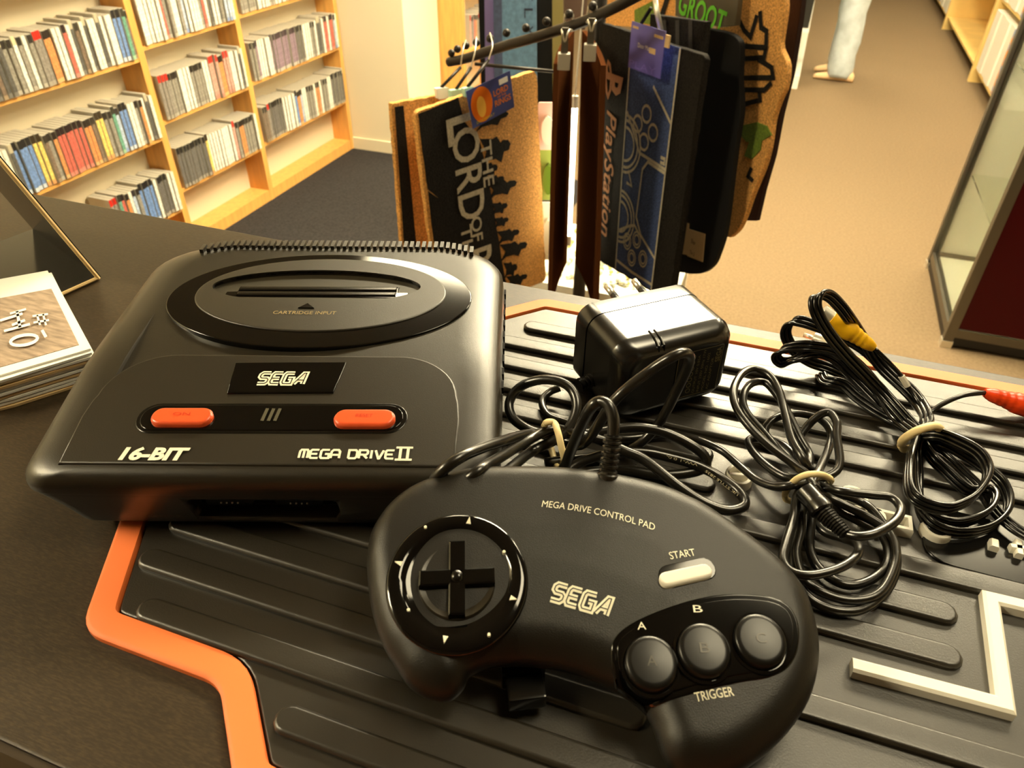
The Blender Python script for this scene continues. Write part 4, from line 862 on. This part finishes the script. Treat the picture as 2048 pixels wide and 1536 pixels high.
# ------------------------------------------------------------------ pad cord with strain relief
def P3(lst): return [ath(u, v, h) for u, v, h in lst]
gb, gt_ = ath(1214, 958, .050), ath(1226, 872, .066)
dirn = (gt_ - gb)
g = G(); pts = [gb.lerp(gt_, k / 36) for k in range(37)]
g.tube(pts, lambda t: .0046 if t < .12 else (.0040 if int(t * 7.3) % 2 == int(t * 7.3) % 2 and (t * 7.3) % 1 < .55 else .0031), 12); g.build('strain_relief', cp, cordm, angle=30)
c7 = lambda x, y: (860 + x / 2.926, 540 + y / 2.926)
cord = [(1226, 872, .066), (1227, 840, .072), (1218, 812, .076), (1200, 803, .076), (1180, 818, .072), (1158, 862, .055), (1140, 905, .035), (1118, 950, .02), (1050, 985, .012),
        (940, 1005, .028), (872, 972, .0425), (884, 942, .053), (930, 910, .056), (997, 885, .046), (1060, 868, .028), (1130, 868, .024), (1190, 866, .026), (1246, 856, .028), (1290, 856, .028), (1338, 868, .026), (1390, 895, .022), (1412, 918, .018), (1400, 940, .013), (1330, 950, .0115), (1240, 940, .011), (1150, 950, .011),
        (1060, 990, .011), (960, 1005, .030), (928, 972, .046), (960, 940, .053), (997, 917, .045), (1051, 884, .030), (1105, 858, .028), (1150, 868, .028), (1200, 880, .026), (1250, 902, .024), (1290, 920, .022), (1355, 971, .018), (1407, 1005, .014), (1455, 1021, .012), (1488, 1011, .012), (1480, 986, .012), (1441, 955, .013), (1393, 930, .016), (1338, 914, .018), (1287, 904, .020), (1230, 905, .020), (1160, 925, .016), (1100, 965, .012), (1030, 975, .012), (985, 968, .041), (1024, 934, .034), (1065, 902, .022), (1115, 877, .026), (1142, 850, .03), (1154, 812, .036), (1144, 780, .040), (1118, 763, .042), (1079, 760, .040), (1040, 774, .034), (1019, 803, .028), (1025, 835, .024), (1055, 858, .022), (1090, 870, .02), (1140, 890, .018), (1175, 880, .028), (1230, 800, .056), (1300, 742, .068), (1345, 714, .076), (1370, 706, .076), (1379, 722, .068), (1356, 775, .050), (1315, 850, .024), (1260, 900, .0115), (1180, 915, .011), (1090, 925, .011)]
G().tube(cr(P3(cord), 7), .0026, 9).build('cord', cp, cordm, smooth=True)
# connector lying under the pad
M_ = Matrix.Translation(ath(1046, 1352, .0118)) @ Matrix.Rotation(YAW + math.radians(8), 4, 'Z')
box('connector', (-.0085, -.002, -.005), (.0085, .03, .006), cp, gloss, .0015, M=M_); box('connector_lip', (-.0072, -.012, -.0035), (.0072, -.002, .0045), cp, satin, .0012, M=M_)
G().tube(cr([M_ @ Vector((0, .03, 0)), M_ @ Vector((.0, .045, 0)), M_ @ Vector((-.01, .07, -.0015))], 5), .0026, 8).build('cord', cp, cordm, smooth=True)
cordw = mat('cord print', (.7, .66, .54), .6)
def cord_text(s, pts, h):
    f_, L_ = None, None
    a, b = ath(*pts[0]), ath(*pts[1]); ex = (b - a); L_ = ex.length; ex.normalize(); ey = Vector((0, 0, 1)).cross(ex).normalized(); view = (Vector((0, 0, ZC)) - a).normalized(); ey = view.cross(ex).normalized()
    text('cord_lettering', cp, s, lambda x, y: a + ex * x + ey * (y - h / 2) + view * .0029, L_, h, cordw)
cord_text('VW-1 0.00', ((1395, 930, .016), (1330, 912, .018)), .0013); cord_text('UK STYLE 2835', ((1476, 990, .012), (1412, 942, .015)), .0013)
cord_text('E LONGWELL', ((887, 944, .051), (932, 910, .052)), .0012)
# rubber bands
def band(label, pts, r=.0012):
    o = G().tube(cr(pts, 7, True) + [cr(pts, 7, True)[0]], r, 7).build('rubber_band', None, bandm, smooth=True); return tag(o, label, 'rubber band')
band('pale rubber band around the control pad cord bundle', P3([(1092, 846, .034), (1108, 846, .0345), (1116, 865, .034), (1122, 890, .030), (1127, 915, .024), (1122, 936, .016), (1112, 930, .010), (1100, 890, .010), (1088, 862, .020)]), .0017)
# ------------------------------------------------------------------ mains adapter
aa = YAW + math.radians(22.5); FRc = Vector((.1247, .337)); ua = Vector((math.cos(math.radians(22.5)), math.sin(math.radians(22.5)))); va = Vector((-ua.y, ua.x))
LEN, DEP, AH, A0 = .074, .050, .0500, MT + .0026
org = FRc - ua * LEN * .5 + va * DEP * .5
ad = thing('mains_adapter', 'chunky black plug-in mains adapter with two pins and a ratings label', 'power adapter', yaw2w(org.x, org.y, A0), aa)
AM = ad.matrix_world.copy()
def abox(x0, x1, y0, y1, taper=.003, zr=.010, front=True):
    rs = []; n = 9
    prof = []
    for y, ins in (((y0 + .000), .0085), (y0 + .0015, .0045), (y0 + .005, .0015), (y0 + .010, 0), (y0 + .0115, 0), (y1, 0)) if front else ((y0, 0), (y1 - .003, 0), (y1 - .0008, .0015), (y1, .004)):
        o2 = rrect((x1 - x0) / 2 - ins, (x1 - x0) / 2 - ins, ins, AH - ins, .009, .010, 6, 4)
        rs.append([AM @ Vector((p.x + (x0 + x1) / 2, y, p.y)) for p in o2])
    return rs
g = G(); g.rings(abox(-LEN / 2, LEN / 2, -DEP / 2, DEP / 2 - .012)); g.build('case', ad, adapp, angle=60)
g = G(); g.rings(abox(-LEN / 2 - .0004, LEN / 2 + .0004, DEP / 2 - .0112, DEP / 2 + .004, front=False)); g.build('lid', ad, adapp, angle=60)

pb = G(); pb.rings([[AM @ Vector((p.x + .006, DEP / 2 + y, .036 + p.y)) for p in pill(-.010, 0, .010, 0, r_, 8)] for y, r_ in ((.003, .0085), (.009, .008), (.011, .006))]); pb.build('pin_block', ad, adapp, angle=50)
for x in (-.0035, .0155):
    pin = G().tube([AM @ Vector((x, DEP / 2 + .009, .0385)), AM @ Vector((x, DEP / 2 + .019, .040))], .0022, 10).build('pin', ad, mat('pin sleeve', (.05, .05, .05), .3), smooth=True)
    G().tube([AM @ Vector((x, DEP / 2 + .019, .040)), AM @ Vector((x, DEP / 2 + .0275, .0415)), AM @ Vector((x, DEP / 2 + .028, .0416))], lambda t: .0021 if t < .9 else .001, 10).build('pin_tip', pin, metal, smooth=True)
for k in (0, 1): 
    g = G(); rb_ = [(-.0135 + k * .0032, y, z) for y, z in ((-DEP / 2 + .004, AH - .014), (-DEP / 2 + .0008, AH - .010), (-DEP / 2 + .002, AH - .0025), (-DEP / 2 + .006, AH - .0002), (-DEP / 2 + .013, AH + .0001))]
    g.tube([AM @ Vector(p) for p in rb_], .0006, 6); g.build('cooling_slot', ad, gloss)
lab = plate('ratings_label', ad, [(-.0010, .0095), (.0275, .0095), (.0275, .040), (-.0010, .040)], None, -.0008, .0003, mat('label black', (.035, .033, .03), .35), 0, T=lambda x, y, h: AM @ Vector((x, -DEP / 2 - h, y)))
lt = mat('label print', (.5, .46, .3), .5); lfun = lambda x0, y0: (lambda x, y: AM @ Vector((x0 - y, -DEP / 2 - .0005, y0 + x)))
text('lettering', lab, 'SEGA', lfun(.0268, .029), .010, .0034, lt, bold=.02)
for k, (s_, w_) in enumerate((('AC ADAPTOR', .022), ('MODEL NO. 1602', .026), ('INPUT 230V 50Hz 17W', .029), ('OUTPUT 10V 0.85A', .026))): text('lettering', lab, s_, lfun(.0225 - k * .0031, .0105), w_, .0016, lt)
for k in range(7): text('lettering', lab, 'O', lfun(.0102, .0115 + k * .0038), .0032, .0032, lt)
text('lettering', lab, 'FOR INDOOR USE ONLY', lfun(.0040, .0105), .028, .0014, lt)
g = G(); fr = [(-.0010, .0095), (.0275, .0095), (.0275, .040), (-.0010, .040)]; ribbon(g, fr, .0003, lambda x, y: AM @ Vector((x, -DEP / 2 - .0005, y)), True); g.build('border', lab, lt)
e0 = AM @ Vector((-LEN / 2 + .001, .004, .013)); e1 = AM @ Vector((-LEN / 2 - .009, .002, .0125))
g = G(); pts = [e0.lerp(e1, k / 20) for k in range(21)]; g.tube(pts, lambda t: .0042 if (t * 4) % 1 < .6 else .0032, 10); g.build('strain_relief', ad, adapp, angle=30)
c5 = lambda x, y: (1440 + x / 2.955, 720 + y / 2.955)
B = lambda j: (1440 + (545 + 14 * math.cos(j * 2.1)) / 2.955, 720 + (712 + 10 * math.sin(j * 1.7)) / 2.955, .020 + .004 * math.sin(j * 1.3))
def L5(pts): return [c5(x, y) + (h,) for x, y, h in pts]
adc = [c7(760, 690) + (.012,), c7(700, 715) + (.010,), c7(655, 770) + (.009,), c7(690, 850) + (.009,), c7(790, 890) + (.009,), c7(950, 940) + (.009,), c7(1130, 985) + (.010,), (1330, 868, .010), (1380, 875, .012), c5(0, 530) + (.012,), c5(110, 620) + (.014,), c5(220, 710) + (.017,), c5(330, 748) + (.021,), c5(430, 738) + (.025,), B(0),
       *L5([(700, 640, .022), (690, 450, .026), (690, 370, .028), (650, 312, .028), (590, 325, .026), (510, 400, .02), (450, 520, .016)]), B(1),
       *L5([(640, 810, .018), (750, 865, .017), (930, 960, .015), (1025, 1060, .014), (1035, 1200, .013), (950, 1370, .012), (800, 1420, .011), (640, 1390, .011), (500, 1300, .012), (450, 1150, .014), (478, 1000, .016), (482, 830, .018)]), B(2),
       *L5([(440, 620, .026), (300, 515, .03), (165, 385, .034), (92, 270, .036), (82, 170, .037), (130, 82, .037), (205, 52, .036), (290, 90, .035), (350, 185, .033), (388, 330, .031), (425, 470, .029), (495, 590, .027)]), B(3),
       *L5([(460, 790, .022), (440, 920, .02), (392, 1080, .02), (372, 1180, .02), (420, 1250, .02), (540, 1272, .021), (700, 1232, .022), (800, 1165, .022), (818, 1100, .02), (740, 1060, .014), (600, 1000, .012), (540, 860, .012)]), B(4),
       *L5([(390, 580, .022), (255, 425, .025), (152, 300, .028), (138, 210, .030), (182, 142, .030), (262, 132, .029), (332, 200, .028), (400, 310, .025), (470, 455, .021), (530, 570, .018)]), B(5),
       *L5([(800, 825, .012), (900, 885, .012), (1000, 1030, .011), (1042, 1200, .010), (985, 1360, .0095), (850, 1470, .009), (700, 1482, .009), (560, 1432, .009), (470, 1340, .010), (430, 1240, .010), (460, 1000, .012), (500, 850, .014)]), B(6),
       *L5([(640, 530, .02), (655, 430, .021), (600, 355, .021), (500, 322, .02), (400, 320, .019), (300, 362, .017), (268, 430, .014), (330, 500, .011), (430, 600, .012)]), B(7),
       *L5([(690, 880, .013), (830, 960, .012), (960, 1040, .011), (995, 1180, .010), (920, 1280, .010), (800, 1330, .010), (690, 1310, .010), (575, 1220, .010), (530, 1100, .011), (540, 960, .013)]), B(8),
       *L5([(380, 690, .014), (250, 600, .012), (170, 500, .011), (195, 462, .011), (320, 480, .010), (420, 540, .011)]), B(9),
       *L5([(700, 770, .027), (900, 797, .028), (1010, 812, .028), (1068, 875, .028), (1038, 950, .028), (930, 1020, .028), (830, 1042, .027), (750, 1030, .025)])]
G().tube(cr([ath(*p) for p in adc], 7), .0021, 8).build('cord', ad, cordm, smooth=True)
pg = [ath(*c5(x, y), h) for x, y, h in ((742, 1028, .025), (610, 900, .026), (590, 870, .0265), (505, 775, .027))]
g = G(); pts = [pg[0].lerp(pg[1], k / 40) for k in range(41)]; g.tube(pts, lambda t: (.0030 + .0016 * t) if (t * 10) % 1 < .6 else (.0022 + .0016 * t), 10); g.build('plug_strain_relief', ad, cordm, angle=30)
g = G(); g.tube([pg[1], pg[1].lerp(pg[2], .3), pg[2], pg[2].lerp(pg[3], .25), pg[2].lerp(pg[3], .3), pg[3]], lambda t: .0048 if t < .1 else .0056 if t < .5 else .0052, 14); g.build('plug', ad, adapp, angle=30)
band('pale rubber band around the thin adapter cord bundle', P3([c5(385, 790) + (.014,), c5(430, 722) + (.026,), c5(500, 682) + (.032,), c5(580, 674) + (.034,), c5(630, 690) + (.031,), c5(655, 716) + (.022,), c5(600, 760) + (.008,), c5(480, 830) + (.0075,), c5(402, 830) + (.008,)]), .0016)
# ------------------------------------------------------------------ flat AV cable
av = thing('av_cable', 'flat black triple audio video cable bundle with yellow, white and orange plugs', 'cable', ath(1840, 870, .005), YAW)
c4 = lambda x, y: (1540 + x / 4.031, 570 + y / 4.031)
c8 = lambda x, y: (1760 + x / 4.799, 820 + y / 4.799)
def flat(name, pts, latf, r=.00125, n=3, seg=7):
    path = cr([ath(*p) for p in pts], 7); g = G(); m = len(path); lat = []
    for i, p in enumerate(path):
        t = (path[min(i + 1, m - 1)] - path[max(i - 1, 0)]).normalized(); w = latf(i / (m - 1)); w = w - t * w.dot(t)
        w = w.normalized() if w.length > .08 else (lat[-1] if lat else t.orthogonal().normalized())
        if lat and w.dot(lat[-1]) < 0: w = -w
        if lat: w = (w * .5 + lat[-1] * .5).normalized()
        lat.append(w)
    for j in range(n): g.tube([p + w * (j - (n - 1) / 2) * r * 1.85 for p, w in zip(path, lat)], r, seg)
    return g.build(name, av, mat('av cable sheath', (.06, .056, .052), .22, spec=.6), smooth=True)
BA = lambda j: c8(330 + 14 * math.cos(j * 1.9) + 40, 235 + 10 * math.sin(j * 2.3)) + (.016 + .006 * math.sin(j * 1.1),)
Zu = Vector((0, 0, 1)); side = Vector(RZ @ Vector((1, .2, 0)))
sd = lambda t: side * .8 + Zu * .6
up_ = lambda t: Zu + side * .25
flat('flat_cord', [BA(0)] + [c4(x, y) + (h,) for x, y, h in ((900, 860, .022), (640, 590, .040), (480, 400, .056), (385, 240, .068), (362, 130, .074), (405, 75, .076), (480, 90, .073), (560, 165, .066), (640, 270, .056), (760, 450, .036), (900, 660, .022), (1150, 900, .016), (1270, 1090, .016))] + [BA(1)], sd)
flat('flat_cord', [BA(2)] + [c4(x, y) + (h,) for x, y, h in ((1000, 1040, .014), (860, 820, .018), (700, 640, .026), (560, 545, .034), (420, 505, .034), (280, 492, .034), (130, 510, .030), (52, 572, .024), (100, 625, .020), (220, 590, .026), (360, 545, .030), (520, 590, .026), (700, 760, .018), (900, 960, .012), (1050, 1080, .011))] + [BA(3)], sd)
flat('flat_cord', [BA(4)] + [c4(x, y) + (h,) for x, y, h in ((1000, 1000, .012), (700, 780, .011), (500, 680, .011), (330, 620, .014), (200, 530, .022), (130, 410, .032), (150, 320, .040), (235, 290, .044), (390, 335, .042), (560, 405, .036), (760, 520, .028), (950, 700, .020), (1150, 870, .016), (1260, 1060, .016))] + [BA(5)], sd)
flat('flat_cord', [BA(6)] + [c4(x, y) + (h,) for x, y, h in ((1040, 1110, .010), (860, 1010, .009), (700, 900, .010), (600, 810, .012), (520, 785, .012), (440, 770, .010), (405, 715, .009))], sd)
flat('flat_cord', [BA(7)] + [c8(x, y) + (h,) for x, y, h in ((560, 230, .026), (750, 300, .030), (930, 400, .032), (1020, 520, .031), (1030, 640, .030), (955, 775, .028), (850, 870, .026), (660, 945, .024), (480, 920, .022), (335, 840, .022), (275, 730, .022), (272, 560, .022), (300, 400, .022))] + [BA(8)], up_)
flat('flat_cord', [BA(9)] + [c8(x, y) + (h,) for x, y, h in ((470, 420, .017), (640, 590, .015), (850, 770, .013), (1010, 760, .013), (1095, 820, .014), (1060, 950, .014), (930, 1040, .013), (720, 1090, .012), (520, 1040, .012), (400, 930, .012), (340, 760, .012), (330, 560, .013), (330, 400, .015))] + [BA(10)], up_)
flat('flat_cord', [BA(11)] + [c8(x, y) + (h,) for x, y, h in ((640, 330, .016), (900, 480, .015), (1090, 620, .014), (1190, 730, .013), (1235, 880, .012), (1190, 1020, .011), (1050, 1130, .010), (820, 1180, .010), (600, 1150, .010), (440, 1040, .010), (370, 860, .010), (370, 640, .010), (360, 420, .012))] + [BA(12)], up_)
flat('flat_cord', [BA(13)] + [c8(x, y) + (h,) for x, y, h in ((560, 380, .011), (760, 560, .010), (960, 760, .010), (1120, 980, .010), (1260, 1110, .010), (1400, 1200, .010), (1560, 1280, .010))], lambda t: side + Zu * .1)
# single wires and phono plugs
avs = mat('av cable sheath', 0)
def phono(name, a, b, col, r=.0052):
    d = (b - a); g = G(); pts = [a + d * t for t in [k / 30 for k in range(31)]]
    def rad(t): return (.0022 + (r * .62 - .0022) * min(1, t / .1)) if t < .1 else (r * .62 + r * .25 * (t - .1) / .35 if t < .45 else r * .87 + r * .13 * min(1, (t - .45) / .1)) * (.93 if .08 < t < .5 and (t * 22) % 1 < .35 else 1)
    g.tube(pts, rad, 14); o = g.build(name, av, mat(name + ' plastic', col, .35), angle=45)
    e = b + d.normalized() * .006; G().tube([b, e], r * .8, 14).build('shield', o, metal, angle=40); G().tube([e, e + d.normalized() * .007], .0015, 8).build('tip', o, metal, smooth=True)
ya, yb2 = ath(*c4(840, 510), .040), ath(*c4(490, 268), .052)
phono('yellow_plug', ya, yb2, (.95, .72, .08), .0056)
G().tube(cr([ya] + [ath(*c4(x, y), h) for x, y, h in ((960, 625, .034), (1060, 735, .026), (1120, 830, .02), (1200, 950, .016), (1270, 1080, .015))], 6), .0013, 7).build('wire', av, avs, smooth=True)
G().tube([ath(*c4(1060, 735), .0262), ath(*c4(1108, 815), .0212)], .0019, 8).build('tape_marker', av, whrub)
ra, rb3 = ath(*c4(1730, 868), .020), ath(2085, 823, .012)
phono('orange_plug', ra, rb3, (.95, .27, .06), .0062)
G().tube(cr([ath(*c4(1240, 1090), .012)] + [ath(*c4(x, y), h) for x, y, h in ((1300, 1025, .013), (1400, 955, .017), (1560, 890, .021))] + [ra], 6), .0014, 7).build('wire', av, cordm, smooth=True)
phono('white_plug', ath(*c4(620, 520), .012), ath(*c4(430, 455), .011), (.9, .85, .74), .0050)
band('pale rubber band around the flat triple cable bundle', P3([c8(205, 330) + (.013,), c8(240, 270) + (.026,), c8(340, 205) + (.034,), c8(450, 165) + (.036,), c8(540, 158) + (.033,), c8(580, 200) + (.022,), c8(530, 240) + (.008,), c8(380, 330) + (.007,), c8(245, 378) + (.0075,)]), .0022)
# ------------------------------------------------------------------ flyers and the L stand at the left
fl_top = [(-60, 568), (0, 558), (95, 541), (181, 697), (0, 750), (-60, 768)]
ft = thing('flyer_stack', 'thick stack of folded white flyers at the left edge', 'leaflets', ath(40, 680, 0))
FH = .021
def fly(poly, h0, h1, m, name, jit=0):
    c = [ath(u, v, FH).xy for u, v in poly]; c = [Vector(p) + Vector((random.uniform(-jit, jit), random.uniform(-jit, jit))) for p in c]
    return plate(name, ft, c, lambda x, y: HC, h0, h1, m, 0, smooth=False)
for k in range(9):
    m_ = paper if k % 3 else mat('tinted leaf', (.82, .7, .5), .7)
    fly([(-60, 568), (0, 559), (95 + 4, 541), (184, 701), (0, 756), (-60, 772)], .0003 + k * FH / 9.4, (k + .8) * FH / 9.4, m_, 'leaf', .0012)
cover = fly(fl_top, FH - .0012, FH, paper, 'cover')
woodpic = mat('weathered wood print', (.62, .54, .46), .6, var=.35, vscale=25, stretch=(3, 16, 1))
fly([(-60, 606), (0, 597), (103, 578), (158, 690), (0, 735), (-60, 752)], FH - .001, FH + .0003, woodpic, 'picture')
g = G(); fm = lambda x, y: ath(x, y, FH + .0014)
for pl, w_ in (([(0, 641), (45, 627)], 5), ([(20, 627), (52, 618)], 4), ([(34, 622), (40, 655)], 6), ([(8, 662), (60, 648)], 5), ([(24, 650), (50, 640)], 5), ([(65, 632), (96, 628)], 4), ([(67, 645), (98, 640)], 4), ([(74, 630), (80, 650)], 4), ([(86, 628), (92, 650)], 4), ([(84, 660), (92, 674)], 6)): ribbon(g, pl, w_, fm)
ribbon(g, [(48 + 27 * math.cos(t), 680 - 10 * math.sin(t) - 4 * math.cos(t)) for t in [2 * math.pi * k / 20 for k in range(20)]], 6, fm, True)
g.build('brush_lettering', ft, mat('white print bright', (.97, .96, .92), .6))
f0, f1, f2 = ath(197, 557, .0012), ath(67, 460, .0012), ath(124, 590, .0012)
fd = (f2 - f0).normalized(); best = None
for k in range(20, 160):
    a = math.radians(k); d = fd * math.cos(a) + Vector((0, 0, math.sin(a)))
    for L_ in np.arange(.02, .3, .01):
        q = f0 + d * L_; c = Vector(_M.T @ np.array(q - Vector((0, 0, ZC)))); u, v = 1024 + F * c.x / c.z, 768 + F * c.y / c.z
        e = (u - 0) ** 2 + (v - 322) ** 2
        if best is None or e < best[0]: best = (e, k, L_, d)
d = best[3]; L_ = best[2] + .05
sh = thing('sign_stand', 'bent black acrylic sign stand with pale edges, behind the flyers', 'sign stand', f0)
acr = mat('black acrylic', (.05, .045, .04), .12); edge = mat('pale acrylic edge', (.86, .74, .52), .4)
fx = (f1 - f0); th = .0022
def slab(name, p, a, b, m, t):
    n = a.cross(b).normalized() * t; return G().add([p, p + a, p + a + b, p + b, p + n, p + a + n, p + a + b + n, p + b + n], [(3, 2, 1, 0), (4, 5, 6, 7), (0, 1, 5, 4), (1, 2, 6, 5), (2, 3, 7, 6), (3, 0, 4, 7)]).build(name, sh, m)
nz = fx.cross(d); sg = 1
slab('upright_panel', f0, fx, d * L_, acr, th); slab('foot_panel', f0 + Vector((0, 0, .001)), fx, fd * .075, acr, -th * .6 if fx.cross(fd).z > 0 else th * .6)
out = -fx.normalized() * .0002
G().tube([f0 + d * L_ + out, f0 + out, ], .0015, 6).build('edge_strip', sh, edge); G().tube([f0 + out + Vector((0, 0, .0008)), f0 + fd * .075 + out + Vector((0, 0, .0008))], .0013, 6).build('edge_strip', sh, edge)
G().tube([f0, f1], .0008, 6).build('fold_line', sh, mat('warm edge', (.5, .33, .12), .4))
